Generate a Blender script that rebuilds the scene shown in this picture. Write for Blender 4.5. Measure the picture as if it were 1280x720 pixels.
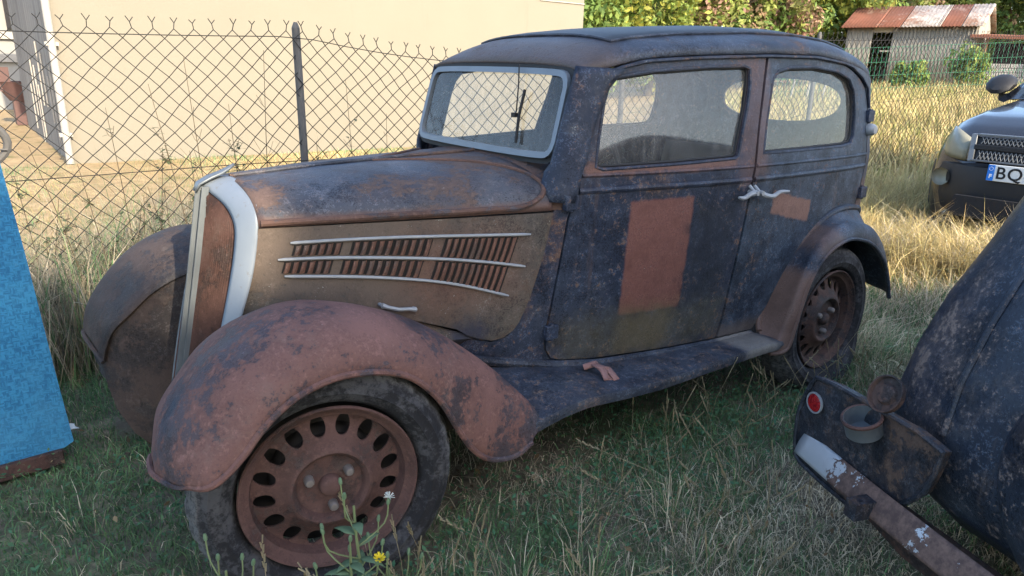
import bpy, bmesh, math, random
import numpy as np
from mathutils import Vector, Matrix
from mathutils.geometry import delaunay_2d_cdt

# ------------------------------------------------------------------ reset
for o in list(bpy.data.objects): bpy.data.objects.remove(o)
scene = bpy.context.scene
COL = scene.collection
random.seed(7); RNG = np.random.default_rng(11)
R = math.radians

# ------------------------------------------------------------------ camera
YAW, PITCH, ROLL = 0.6582, 0.3009, 0.0256
CAM = Vector((-0.6422, -1.5997, 1.4375))
fw = Vector((math.sin(YAW)*math.cos(PITCH), math.cos(YAW)*math.cos(PITCH), -math.sin(PITCH)))
rt = Vector((math.cos(YAW), -math.sin(YAW), 0)); up = rt.cross(fw)
r2 = rt*math.cos(ROLL)+up*math.sin(ROLL); u2 = -rt*math.sin(ROLL)+up*math.cos(ROLL)
cd = bpy.data.cameras.new('camera'); cam = bpy.data.objects.new('camera', cd); COL.objects.link(cam)
cam.matrix_world = Matrix(((r2.x, u2.x, -fw.x, CAM.x), (r2.y, u2.y, -fw.y, CAM.y), (r2.z, u2.z, -fw.z, CAM.z), (0, 0, 0, 1)))
cd.sensor_width = 36; cd.lens = 36*885.2/1280; cd.clip_start = .05; cd.clip_end = 2000
scene.camera = cam

# ------------------------------------------------------------------ sky, sun, exposure
LDIR = Vector((.03, 1, 0)).normalized()      # the way the light travels over the ground
SUN_EL = R(29)
world = bpy.data.worlds.new('World'); scene.world = world; world.use_nodes = True
wn = world.node_tree.nodes; wl = world.node_tree.links
sky = wn.new('ShaderNodeTexSky'); sky.sky_type = 'NISHITA'; sky.sun_disc = False
sky.sun_elevation = SUN_EL; sky.sun_rotation = math.atan2(-LDIR.x, -LDIR.y)
sky.air_density = .95; sky.dust_density = 1.3; sky.ozone_density = .9
wn['Background'].inputs['Strength'].default_value = .15
wl.new(sky.outputs['Color'], wn['Background'].inputs['Color'])
sd = bpy.data.lights.new('sun', 'SUN'); sd.energy = 2.35; sd.angle = R(.6); sd.color = (1, .86, .66)
sun = bpy.data.objects.new('sun', sd); COL.objects.link(sun)
ld = Vector((LDIR.x*math.cos(SUN_EL), LDIR.y*math.cos(SUN_EL), -math.sin(SUN_EL)))
sun.rotation_euler = ld.to_track_quat('-Z', 'Y').to_euler(); sun.location = (6, -9, 9)
scene.view_settings.view_transform = 'Standard'; scene.view_settings.look = 'None'
scene.view_settings.gamma = 1; scene.view_settings.exposure = 2.2
scene.render.engine = 'CYCLES'

# ------------------------------------------------------------------ node helpers
class NT:
    def __init__(s, name):
        s.m = bpy.data.materials.new(name); s.m.use_nodes = True
        s.t = s.m.node_tree; s.n = s.t.nodes; s.l = s.t.links
        s.b = s.n['Principled BSDF']
        s.b.inputs['Specular IOR Level'].default_value = .3
        s.co = None
    def new(s, ty, **kw):
        nd = s.n.new(ty)
        for k, v in kw.items(): setattr(nd, k, v)
        return nd
    def set(s, inp, v):
        if hasattr(v, 'is_linked') or isinstance(v, bpy.types.NodeSocket): s.l.new(v, inp)
        elif isinstance(v, (tuple, list)) and len(v) == 3 and inp.type == 'RGBA': inp.default_value = (*v, 1)
        else: inp.default_value = v
    def coord(s):
        if not s.co: s.co = s.new('ShaderNodeTexCoord').outputs['Object']
        return s.co
    def noise(s, scale, detail=6, rough=.6, co=None, off=(0, 0, 0), sc=(1, 1, 1), dist=0):
        mp = s.new('ShaderNodeMapping'); mp.inputs['Location'].default_value = off; mp.inputs['Scale'].default_value = sc
        s.l.new(co or s.coord(), mp.inputs['Vector'])
        n = s.new('ShaderNodeTexNoise'); n.inputs['Scale'].default_value = scale; n.inputs['Detail'].default_value = detail
        n.inputs['Roughness'].default_value = rough; n.inputs['Distortion'].default_value = dist
        s.l.new(mp.outputs[0], n.inputs['Vector']); return n.outputs['Fac']
    def math(s, op, a, b=None, clamp=False):
        n = s.new('ShaderNodeMath', operation=op); n.use_clamp = clamp; s.set(n.inputs[0], a)
        if b is not None: s.set(n.inputs[1], b)
        return n.outputs[0]
    def step(s, v, lo, hi):
        n = s.new('ShaderNodeMapRange', interpolation_type='SMOOTHSTEP'); s.set(n.inputs['Value'], v)
        n.inputs['From Min'].default_value = lo; n.inputs['From Max'].default_value = hi; return n.outputs[0]
    def mix(s, f, a, b, blend='MIX'):
        n = s.new('ShaderNodeMix', data_type='RGBA', blend_type=blend); s.set(n.inputs[0], f)
        s.set(n.inputs[6], a); s.set(n.inputs[7], b); return n.outputs[2]
    def bump(s, h, strength=.3, dist=.01):
        n = s.new('ShaderNodeBump'); n.inputs['Strength'].default_value = strength; n.inputs['Distance'].default_value = dist
        s.l.new(h, n.inputs['Height']); s.l.new(n.outputs[0], s.b.inputs['Normal'])
    def out(s, col=None, rough=None, metal=None):
        if col is not None: s.set(s.b.inputs['Base Color'], col)
        if rough is not None: s.set(s.b.inputs['Roughness'], rough)
        if metal is not None: s.set(s.b.inputs['Metallic'], metal)
        return s.m
    def box_mask(s, x0, x1, z0, z1, edge=.012, wob=.03, shear=0):
        sx = s.new('ShaderNodeSeparateXYZ'); s.l.new(s.coord(), sx.inputs[0])
        w = s.math('MULTIPLY', s.math('SUBTRACT', s.noise(22, 4, .65), .5), wob)
        X = s.math('ADD', sx.outputs[0], w); Z = s.math('ADD', sx.outputs[2], w)
        if shear: Z = s.math('ADD', Z, s.math('MULTIPLY', s.math('SUBTRACT', sx.outputs[0], x0), shear))
        a = s.math('MULTIPLY', s.step(X, x0-edge, x0+edge), s.math('SUBTRACT', 1, s.step(X, x1-edge, x1+edge)))
        b = s.math('MULTIPLY', s.step(Z, z0-edge, z0+edge), s.math('SUBTRACT', 1, s.step(Z, z1-edge, z1+edge)))
        return s.math('MULTIPLY', a, b)

def plain(name, col, rough=.6, metal=0, var=.25, scale=14, bump=.1):
    t = NT(name); n = t.noise(scale, 6, .65)
    c = t.mix(n, tuple(x*(1-var) for x in col), tuple(min(1, x*(1+var)) for x in col))
    t.bump(t.noise(scale*4, 4), bump, .004)
    return t.out(c, rough, metal)

def weathered(name, paint, rust, amount, scale=3., lichen=.5, masks=(), seed=0, rough=(.55, .88), paint2=None, fleck=.5):
    """old paint broken up by rust: amount = share of rust, masks = boxes of bare primer or moss"""
    t = NT(name); o = (seed*3.1, seed*1.7, seed*.9); t.b.inputs['Specular IOR Level'].default_value = .22
    big = t.noise(scale, 9, .62, off=o, dist=.3); mid = t.noise(scale*6, 8, .7, off=o); fin = t.noise(64, 6, .7, off=o); vf = t.noise(170, 4, .65, off=o)
    mx = lambda *a: t.math('ADD', t.math('MULTIPLY', a[0][0], a[0][1]), mx(*a[1:])) if len(a) > 1 else t.math('MULTIPLY', a[0][0], a[0][1])
    ea = t.new('ShaderNodeAttribute', attribute_name='edge').outputs['Fac']
    v = t.math('ADD', mx((big, .54), (mid, .28), (fin, .18)), t.math('MULTIPLY', t.math('MULTIPLY', ea, t.step(mid, .36, .62)), .07)); th = .60-.22*amount
    mask = t.math('MULTIPLY', t.step(v, th-.016, th+.020), .94)
    soft = t.math('MULTIPLY', t.step(v, th-.09, th), .30)                                # thin rust film round the bare patches
    chip = t.step(mx((fin, .55), (mid, .30), (big, .15)), .585-.05*fleck, .605-.05*fleck)
    mask = t.math('MAXIMUM', t.math('MAXIMUM', mask, soft), t.math('MULTIPLY', chip, .8))
    p2 = paint2 or tuple(c*1.6 for c in paint)
    pc = t.mix(t.step(t.noise(2.1, 7, .65, off=(5, 2, 1)), .35, .65), paint, p2)
    pc = t.mix(t.math('MULTIPLY', t.step(mx((vf, .40), (fin, .30), (mid, .30)), .51, .545), .62), pc, (p2[0]*2.2+.012, p2[1]*2.2+.017, p2[2]*2.1+.026))   # chalky bloom
    pc = t.mix(t.math('MULTIPLY', t.step(mx((vf, .55), (t.noise(9, 6, .7, off=o), .45)), .525, .55), .85), pc, tuple(c*.40 for c in paint))
    rc = t.mix(t.step(big, .36, .66), tuple(c*.62 for c in rust), rust)
    rc = t.mix(t.math('MULTIPLY', t.step(mx((vf, .45), (mid, .55)), .50, .58), .42), rc, tuple(c*.50 for c in rust))
    rc = t.mix(t.math('MULTIPLY', t.step(mx((fin, .6), (mid, .4)), .52, .64), .5), rc, tuple(min(1, c*1.45) for c in rust))
    col = t.mix(mask, pc, rc)
    run = t.step(t.noise(16, 6, .7, off=o, sc=(1, 1, .10)), .57, .72)
    col = t.mix(t.math('MULTIPLY', run, .30), col, tuple(c*.8+.01 for c in rust))
    dustm = t.step(t.noise(5, 9, .78, off=(o[1]+3, o[0], 2)), .52, .70)
    col = t.mix(t.math('MULTIPLY', dustm, .12), col, (.20, .185, .16))
    for (x0, x1, z0, z1, mc, e, w, st, *sh) in masks:
        k = t.math('MULTIPLY', t.box_mask(x0, x1, z0, z1, e, w, sh[0] if sh else 0), st)
        k = t.math('MULTIPLY', k, t.step(t.math('ADD', t.math('MULTIPLY', mid, .5), t.math('MULTIPLY', fin, .5)), .27, .40))
        c2 = t.mix(t.step(mid, .25, .75), tuple(c*.72 for c in mc), tuple(min(1, c*1.25) for c in mc))
        c2 = t.mix(t.math('MULTIPLY', t.step(mx((vf, .5), (mid, .5)), .50, .60), .5), c2, tuple(c*.42 for c in mc))
        col = t.mix(k, col, c2)
    li = t.math('MULTIPLY', t.step(t.math('ADD', t.math('MULTIPLY', vf, .55), t.math('MULTIPLY', mid, .45)), .665-.05*lichen, .70-.05*lichen), .7)
    col = t.mix(li, col, (.30, .30, .27))
    ro = t.mix(mask, (rough[0],)*3, (rough[1],)*3)
    h = t.math('ADD', t.math('MULTIPLY', mask, .5), t.math('MULTIPLY', fin, .5))
    t.bump(t.math('ADD', h, t.math('MULTIPLY', vf, .35)), .55, .004)
    return t.out(col, ro, 0)

def attr_mat(name, rough=.7, trans=.25, spec=.2):
    t = NT(name); a = t.new('ShaderNodeAttribute', attribute_name='col')
    t.b.inputs['Specular IOR Level'].default_value = spec
    t.out(a.outputs['Color'], rough)
    if trans:
        tr = t.new('ShaderNodeBsdfTranslucent'); t.l.new(a.outputs['Color'], tr.inputs['Color'])
        mx = t.new('ShaderNodeMixShader'); mx.inputs[0].default_value = trans
        t.l.new(t.b.outputs[0], mx.inputs[1]); t.l.new(tr.outputs[0], mx.inputs[2])
        t.l.new(mx.outputs[0], t.n['Material Output'].inputs['Surface'])
    return t.m

def glass(name, dust, dcol, tint=(.93, .95, .95), streak=True, gl=.06):
    t = NT(name); t.n.remove(t.b)
    tr = t.new('ShaderNodeBsdfTransparent'); tr.inputs['Color'].default_value = (*tint, 1)
    gs = t.new('ShaderNodeBsdfGlossy'); gs.inputs['Roughness'].default_value = .04
    ge = t.new('ShaderNodeNewGeometry'); dp = t.new('ShaderNodeVectorMath', operation='DOT_PRODUCT'); t.l.new(ge.outputs['Incoming'], dp.inputs[0]); t.l.new(ge.outputs['Normal'], dp.inputs[1])
    sch = t.math('POWER', t.math('SUBTRACT', 1, t.math('ABSOLUTE', dp.outputs['Value']), True), 5)
    f = t.math('ADD', t.math('MULTIPLY', sch, .8), gl+.03, True)
    m1 = t.new('ShaderNodeMixShader'); t.l.new(f, m1.inputs[0]); t.l.new(tr.outputs[0], m1.inputs[1]); t.l.new(gs.outputs[0], m1.inputs[2])
    df = t.new('ShaderNodeBsdfDiffuse'); df.inputs['Color'].default_value = (*dcol, 1)
    n = t.math('MULTIPLY', t.noise(5, 8, .7), t.noise(60, 3, .6, sc=(1, 1, .12)) if streak else 1.0)
    d = t.math('ADD', t.math('MULTIPLY', t.step(n, .12, .42), dust), dust*.45, True)
    m2 = t.new('ShaderNodeMixShader'); t.l.new(d, m2.inputs[0]); t.l.new(m1.outputs[0], m2.inputs[1]); t.l.new(df.outputs[0], m2.inputs[2])
    t.l.new(m2.outputs[0], t.n['Material Output'].inputs['Surface']); return t.m

# ------------------------------------------------------------------ mesh helpers
def tag(o, label=None, cat=None, group=None, kind=None):
    if label: o['label'] = label
    if cat: o['category'] = cat
    if group: o['group'] = group
    if kind: o['kind'] = kind
    return o
def empty(name, loc, label, cat, group=None, rz=0):
    o = bpy.data.objects.new(name, None); COL.objects.link(o); o.location = loc; o.rotation_euler = (0, 0, rz)
    o.empty_display_size = .2; return tag(o, label, cat, group)
def setparent(o, par, world_coords=True):
    o.parent = par
    if world_coords:
        m = par.matrix_world if par.parent else Matrix.Translation(par.location) @ par.rotation_euler.to_matrix().to_4x4()
        if par.parent: m = Matrix.Identity(4)
        o.matrix_parent_inverse = m.inverted()
def mesh(name, V, F, mat, par=None, smooth=True, angle=40, local=False, bevel=0, solid=0, soff=-1):
    me = bpy.data.meshes.new(name); me.from_pydata([tuple(v) for v in V], [], [tuple(f) for f in F]); 
    bm = bmesh.new(); bm.from_mesh(me)
    bmesh.ops.remove_doubles(bm, verts=bm.verts, dist=1e-5)
    bmesh.ops.recalc_face_normals(bm, faces=bm.faces); bm.to_mesh(me); bm.free()
    o = bpy.data.objects.new(name, me); COL.objects.link(o); me.materials.append(mat)
    if smooth:
        me.shade_smooth(); me.set_sharp_from_angle(angle=R(angle))
    if par: setparent(o, par, not local)
    if solid:
        s = o.modifiers.new('thickness', 'SOLIDIFY'); s.thickness = solid; s.offset = soff
    if bevel:
        b = o.modifiers.new('edge', 'BEVEL'); b.width = bevel; b.segments = 2; b.limit_method = 'ANGLE'; b.angle_limit = R(35)
    return o
class G:
    """collects simple solids into one mesh"""
    def __init__(s): s.V = []; s.F = []
    def add(s, V, F):
        k = len(s.V); s.V += [tuple(v) for v in V]; s.F += [tuple(i+k for i in f) for f in F]; return s
    def box(s, c, d, M=None):
        V = [Vector((c[0]+a*d[0]/2, c[1]+b*d[1]/2, c[2]+e*d[2]/2)) for a in (-1, 1) for b in (-1, 1) for e in (-1, 1)]
        if M: V = [M @ v for v in V]
        return s.add(V, [(0, 1, 3, 2), (4, 6, 7, 5), (0, 4, 5, 1), (2, 3, 7, 6), (0, 2, 6, 4), (1, 5, 7, 3)])
    def hexa(s, P): return s.add(P, [(0, 1, 2, 3), (7, 6, 5, 4), (0, 4, 5, 1), (1, 5, 6, 2), (2, 6, 7, 3), (3, 7, 4, 0)])
    def tube(s, path, r, n=8, closed=False, cap=True):
        P = [Vector(p) for p in path]; m = len(P); V = []; F = []
        rr = r if hasattr(r, '__len__') else [r]*m
        pn = None
        for i in range(m):
            t = (P[(i+1) % m]-P[i-1]) if closed else (P[min(i+1, m-1)]-P[max(i-1, 0)])
            if t.length < 1e-9: t = Vector((0, 0, 1))
            t.normalize()
            if pn is None: pn = t.orthogonal().normalized()
            pn = (pn-t*pn.dot(t)); pn = pn.normalized() if pn.length > 1e-6 else t.orthogonal().normalized()
            b = t.cross(pn)
            for j in range(n):
                a = 2*math.pi*j/n; V.append(P[i]+(pn*math.cos(a)+b*math.sin(a))*rr[i])
        for i in range(m if closed else m-1):
            for j in range(n):
                F.append((i*n+j, i*n+(j+1) % n, ((i+1) % m)*n+(j+1) % n, ((i+1) % m)*n+j))
        if cap and not closed: F += [tuple(range(n))[::-1], tuple((m-1)*n+j for j in range(n))]
        return s.add(V, F)
    def lathe(s, prof, n=32, M=None, close=False):
        """prof: (radius, height) about local y axis"""
        V = []; F = []; m = len(prof)
        for i in range(n):
            a = 2*math.pi*i/n
            for (r, h) in prof: V.append(Vector((r*math.cos(a), h, r*math.sin(a))))
        for i in range(n):
            for j in range(m if close else m-1): F.append((i*m+j, i*m+(j+1) % m, ((i+1) % n)*m+(j+1) % m, ((i+1) % n)*m+j))
        if M: V = [M @ v for v in V]
        return s.add(V, F)
    def grid(s, rows, closed=False):
        m = len(rows[0]); V = [p for r in rows for p in r]; F = []
        for i in range(len(rows)-1):
            for j in range(m if closed else m-1): F.append((i*m+j, i*m+(j+1) % m, (i+1)*m+(j+1) % m, (i+1)*m+j))
        return s.add(V, F)
    def obj(s, name, mat, par=None, **k): return mesh(name, s.V, s.F, mat, par, **k)

def catmull(P, n):
    """n points evenly through control points"""
    P = [np.array(p, float) for p in P]; m = len(P); out = []
    for i in range(n):
        t = i/(n-1)*(m-1); k = min(int(t), m-2); f = t-k
        a, b, c, d = P[max(k-1, 0)], P[k], P[k+1], P[min(k+2, m-1)]
        out.append(.5*((2*b)+(-a+c)*f+(2*a-5*b+4*c-d)*f*f+(-a+3*b-3*c+d)*f**3))
    return out
def densify(P, sp, closed=True):
    out = []; m = len(P)
    for i in range(m if closed else m-1):
        a, b = np.array(P[i], float), np.array(P[(i+1) % m], float); k = max(1, int(np.linalg.norm(b-a)/sp))
        out += [tuple(a+(b-a)*j/k) for j in range(k)]
    if not closed: out.append(tuple(P[-1]))
    return out
def round_poly(P, n=3, f=.25):
    """chaikin corner cutting"""
    P = [np.array(p, float) for p in P]
    for _ in range(n):
        Q = []
        for i in range(len(P)):
            a, b = P[i], P[(i+1) % len(P)]; Q += [a+(b-a)*f, b+(a-b)*f]
        P = Q
    return [tuple(p) for p in P]
def area(P): return .5*sum(P[i][0]*P[(i+1) % len(P)][1]-P[(i+1) % len(P)][0]*P[i][1] for i in range(len(P)))
def inset(P, d):
    sg = 1 if area(P) > 0 else -1; out = []; m = len(P)
    for i in range(m):
        a, b, c = (np.array(P[(i+k) % m], float) for k in (-1, 0, 1))
        t1 = (b-a)/(np.linalg.norm(b-a)+1e-9); t2 = (c-b)/(np.linalg.norm(c-b)+1e-9)
        n = np.array([-(t1+t2)[1], (t1+t2)[0]]); n /= (np.linalg.norm(n)+1e-9)
        out.append(tuple(b+n*d*sg))
    return out
def inside(P, poly):
    P = np.asarray(P); x, y = P[:, 0], P[:, 1]; r = np.zeros(len(P), bool); n = len(poly); q = np.asarray(poly)
    for i in range(n):
        x1, y1 = q[i]; x2, y2 = q[(i+1) % n]
        c = ((y1 > y) != (y2 > y)) & (x < (x2-x1)*(y-y1)/((y2-y1) if abs(y2-y1) > 1e-12 else 1e-12)+x1); r ^= c
    return r
def panel(name, outline, holes, fmap, sp, mat, par, thick=(0, .012, 0), smooth=True, grid=None):
    """flat outline (2-D) with holes, triangulated, mapped to 3-D by fmap and given thickness"""
    loops = [densify(outline, sp)]+[densify(h, sp) for h in holes]
    pts = []; ed = []
    for L in loops:
        k = len(pts); pts += L; ed += [(k+i, k+(i+1) % len(L)) for i in range(len(L))]
    q = np.array(loops[0]); xs = np.arange(q[:, 0].min()+sp/2, q[:, 0].max(), sp); ys = np.arange(q[:, 1].min()+sp/2, q[:, 1].max(), sp)
    gx, gy = np.meshgrid(xs, ys); g = np.stack([gx.ravel(), gy.ravel()], 1) if grid is None else np.asarray(grid, float)
    ok = inside(g, loops[0])
    for h in loops[1:]: ok &= ~inside(g, h)
    b = np.array(pts); g = g[ok]
    if len(g):
        dmin = np.min(((g[:, None, :]-b[None])**2).sum(2), 1); g = g[dmin > ((sp*.45) if grid is None else .003)**2]
    pts = pts+[tuple(v) for v in g]
    vv, ee, ff, _, _, _ = delaunay_2d_cdt([Vector(p) for p in pts], ed, [], 0, 1e-6)
    cen = np.array([[(vv[f[0]].x+vv[f[1]].x+vv[f[2]].x)/3, (vv[f[0]].y+vv[f[1]].y+vv[f[2]].y)/3] for f in ff])
    ok = inside(cen, loops[0])
    for h in loops[1:]: ok &= ~inside(cen, h)
    ff = [f for f, k in zip(ff, ok) if k]
    use = sorted({i for f in ff for i in f}); mp = {a: i for i, a in enumerate(use)}
    V = [Vector(fmap(vv[i].x, vv[i].y)) for i in use]; F = [tuple(mp[i] for i in f) for f in ff]
    n = len(V); cnt = {}
    for f in F:
        for i in range(3):
            e = (f[i], f[(i+1) % 3]); cnt[tuple(sorted(e))] = cnt.get(tuple(sorted(e)), [])+[e]
    if thick is None: return mesh(name, V, F, mat, par, smooth=smooth)
    th = Vector(thick); V2 = V+[v+th for v in V]
    F2 = F+[tuple(i+n for i in f[::-1]) for f in F]
    for k, es in cnt.items():
        if len(es) == 1: a, b_ = es[0]; F2.append((b_, a, a+n, b_+n))
    ob = mesh(name, V2, F2, mat, par, smooth=smooth)
    if len(ob.data.vertices) == 2*n:
        q2 = np.array([[vv[i].x, vv[i].y] for i in use]); dm = np.sqrt(np.min(((q2[:, None, :]-b[None])**2).sum(2), 1)); cl = np.clip(1-dm/.055, 0, 1)
        at = ob.data.attributes.new('edge', 'FLOAT', 'POINT'); at.data.foreach_set('value', np.concatenate([cl, cl]).astype(np.float32))
    return ob
def np_mesh(name, V, quads=None, tris=None, mat=None, col=None, par=None):
    me = bpy.data.meshes.new(name); nq = 0 if quads is None else len(quads); nt = 0 if tris is None else len(tris)
    me.vertices.add(len(V)); me.vertices.foreach_set('co', np.asarray(V, np.float32).ravel())
    idx = np.concatenate([a.ravel() for a in (quads, tris) if a is not None]).astype(np.int32)
    tot = np.concatenate([np.full(nq, 4), np.full(nt, 3)]).astype(np.int32)
    me.loops.add(len(idx)); me.loops.foreach_set('vertex_index', idx)
    me.polygons.add(nq+nt); me.polygons.foreach_set('loop_start', np.concatenate([[0], np.cumsum(tot)[:-1]]).astype(np.int32)); me.polygons.foreach_set('loop_total', tot)
    me.update(calc_edges=True)
    if col is not None:
        a = me.color_attributes.new('col', 'FLOAT_COLOR', 'POINT')
        a.data.foreach_set('color', np.concatenate([col, np.ones((len(col), 1))], 1).astype(np.float32).ravel())
    o = bpy.data.objects.new(name, me); COL.objects.link(o); me.materials.append(mat)
    if par: setparent(o, par)
    return o
def copy_tree(o, parent=None):
    c = o.copy(); COL.objects.link(c); c.parent = parent
    if parent: c.matrix_parent_inverse = o.matrix_parent_inverse
    for ch in list(o.children): copy_tree(ch, c)
    return c
def vnoise(x, y, s=1., seed=0):
    x = np.asarray(x)*s; y = np.asarray(y)*s; v = 0; a = 1; tot = 0
    for k in range(4):
        f = 1.9**k; p = seed*7.3+k*2.1
        v = v+a*np.sin(x*f*1.3+y*f*.7+p+1.7*np.sin(y*f*.9-x*f*.4+p*2))*np.cos(y*f*1.1-x*f*.5+p*1.3+1.3*np.sin(x*f*.8+p)); tot += a; a *= .6
    return .5+.5*v/tot*1.5

# ------------------------------------------------------------------ ground
def sstep(a, b, v): t = np.clip((v-a)/(b-a), 0, 1); return t*t*(3-2*t)
def hgt(x, y):
    s = np.asarray(x)-.6*np.asarray(y)
    return .22*sstep(2.9, 5.2, s)+np.clip(s-5, 0, 60)*.053
def build_ground():
    xs = np.concatenate([np.linspace(-400, -12, 10), np.linspace(-10, 12, 120), np.linspace(14, 60, 40), np.linspace(70, 600, 12)])
    ys = np.concatenate([np.linspace(-300, -12, 10), np.linspace(-10, 16, 130), np.linspace(18, 60, 30), np.linspace(70, 600, 12)])
    X, Y = np.meshgrid(xs, ys); near = np.clip(1-np.hypot(X-1, Y-1)/14, 0, 1)
    Z = hgt(X, Y)+(vnoise(X, Y, 2.3, 1)-.5)*.035*near-.012
    V = np.stack([X.ravel(), Y.ravel(), Z.ravel()], 1); w = len(xs)
    i, j = np.meshgrid(np.arange(w-1), np.arange(len(ys)-1)); k = (j*w+i).ravel()
    t = NT('ground_soil')
    a = t.noise(1.1, 8, .65); b = t.noise(9, 8, .7); c = t.noise(60, 5, .7)
    soil = t.mix(t.step(b, .35, .7), (.11, .09, .065), (.23, .19, .135))
    straw = t.mix(t.step(c, .35, .7), (.22, .18, .12), (.38, .31, .20))
    green = t.mix(t.step(c, .3, .7), (.06, .075, .035), (.11, .125, .06))
    near = t.mix(t.step(a, .42, .6), soil, green); near = t.mix(t.math('MULTIPLY', t.step(b, .52, .66), .6), near, straw)
    sx = t.new('ShaderNodeSeparateXYZ'); t.l.new(t.coord(), sx.inputs[0])
    yy = t.math('ADD', sx.outputs[1], t.math('MULTIPLY', t.math('SUBTRACT', a, .5), .9))
    dry = t.math('MAXIMUM', t.step(yy, 2.7, 3.6), t.step(t.math('ADD', t.math('MULTIPLY', sx.outputs[1], .2), sx.outputs[0]), 4.0, 5.2))
    sand = t.mix(t.step(t.noise(5, 8, .7), .35, .65), (.27, .19, .098), (.38, .275, .15))
    sand = t.mix(t.math('MULTIPLY', t.step(t.noise(1.7, 7, .7, off=(4, 4, 0)), .52, .66), .75), sand, (.115, .12, .04))
    t.bump(t.math('ADD', b, t.math('MULTIPLY', c, .6)), .7, .02)
    m = t.out(t.mix(dry, near, sand), .95)
    o = np_mesh('ground', V, np.stack([k, k+1, k+1+w, k+w], 1), None, m); o.data.shade_smooth(); tag(o, kind='structure')
build_ground()

# ================================================================== the old saloon
CY = .714
_bx = [-.3, .0, .3, .6, .9, 1.2, 1.5, 1.8, 2.1, 2.4, 2.6, 2.75, 2.85, 2.92, 2.97]
_bh = [.18, .26, .34, .42, .49, .555, .61, .645, .655, .652, .645, .63, .61, .575, .53]
_fx = np.linspace(-.3, 2.97, 200); _fh = np.interp(_fx, _bx, _bh)
for _ in range(12): _fh[1:-1] = (_fh[:-2]+2*_fh[1:-1]+_fh[2:])/4
def Bw(x): return float(np.interp(x, _fx, _fh))
def hw(x, z): return Bw(x)-.16*max(0, z-1.08)-(.035*((1.05-z)/.6)**2 if z < 1.05 else 0)
def S(x, z, off=0): return CY-hw(x, z)-off           # near side of the body; off > 0 stands proud
_rx = [1.045, 1.08, 1.15, 1.216, 1.319, 1.547, 1.947, 2.289, 2.519, 2.692, 2.813, 2.9, 2.97]
_zs = [1.438, 1.44, 1.445, 1.462, 1.485, 1.502, 1.520, 1.524, 1.506, 1.475, 1.445, 1.41, 1.37]
_zr = [1.462, 1.495, 1.532, 1.552, 1.574, 1.600, 1.626, 1.632, 1.622, 1.600, 1.572, 1.53, 1.475]
def ZS(x): return float(np.interp(x, _rx, _zs))
def ZR(x): return float(np.interp(x, _rx, _zr))
def roof_pt(x, v, off=0):
    zs, zr = ZS(x), ZR(x); w = hw(x, zs)
    return (x, CY+v*(w+off*.6), zs+(zr-zs+off)*max(0, 1-abs(v)**2.9)**.5)
def ZC(x): return float(np.interp(x, [-.1, .03, .31, .62, .92, 1.05], [1.075, 1.085, 1.103, 1.114, 1.120, 1.145]))
def hood_pt(x, v, off=0):
    z0 = .975; b = hw(x, z0)
    return (x, CY+v*(b+off), z0+(ZC(x)-z0+off)*max(0, 1-abs(v)**2.7)**.48)

FDOOR = [(1.148, 1.388), (1.088, 1.266), (1.045, 1.142), (1.023, 1.10), (.993, .937), (.96, .667), (.945, .52), (.95, .445), (.975, .405), (1.02, .39), (1.144, .375), (1.345, .366), (1.795, .352),
         (1.802, .39), (1.811, .601), (1.834, .885), (1.846, 1.034), (1.881, 1.235), (1.936, 1.493), (1.943, 1.512), (1.75, 1.508), (1.547, 1.497), (1.319, 1.478), (1.216, 1.447)]
RDOOR = [(1.951, 1.512), (2.12, 1.519), (2.289, 1.517), (2.40, 1.509), (2.519, 1.492), (2.61, 1.466), (2.692, 1.432), (2.76, 1.385), (2.79, 1.32), (2.797, 1.231), (2.785, 1.032), (2.775, .93), (2.75, .835),
         (2.63, .842), (2.488, .824), (2.341, .747), (2.247, .642), (2.175, .522), (2.135, .43), (2.115, .34), (1.807, .352), (1.812, .39), (1.819, .601), (1.842, .885), (1.854, 1.034), (1.889, 1.235)]
FWIN = [(1.100, 1.119), (1.115, 1.194), (1.145, 1.327), (1.165, 1.378), (1.201, 1.413), (1.362, 1.437), (1.614, 1.456), (1.80, 1.463), (1.832, 1.455), (1.832, 1.40), (1.812, 1.31), (1.782, 1.22), (1.757, 1.135), (1.74, 1.128), (1.408, 1.118), (1.125, 1.112)]
RWIN = [(1.918, 1.138), (1.943, 1.255), (1.987, 1.418), (2.02, 1.448), (2.106, 1.463), (2.29, 1.468), (2.474, 1.454), (2.582, 1.425), (2.630, 1.37), (2.642, 1.28), (2.628, 1.18), (2.60, 1.150), (2.526, 1.143)]

NAVY = (.012, .017, .032); RUST = (.165, .080, .050); BROWN = (.135, .088, .060); PRIM = (.145, .064, .051)
M = {}
M['body'] = weathered('navy_paint_rusting', NAVY, (.115, .068, .050), -.02, 3.2, 1.15, seed=1, paint2=(.026, .034, .054), fleck=.6)
M['door'] = weathered('navy_door_paint', NAVY, (.115, .07, .05), -.14, 3.4, .7, seed=2, paint2=(.026, .034, .053), fleck=.55,
                      masks=[(1.245, 1.535, .545, .988, PRIM, .008, .02, .93), (1.05, 1.75, 1.09, 1.125, (.17, .085, .06), .014, .05, .7), (1.255, 1.50, .36, .56, (.105, .08, .05), .05, .10, .6), (1.0, 1.8, .36, .56, (.10, .088, .045), .07, .14, .35), (1.54, 1.78, .55, .97, (.015, .017, .022), .06, .25, .55), (1.76, 1.99, 1.03, 1.50, (.17, .09, .07), .03, .16, .3)])
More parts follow.
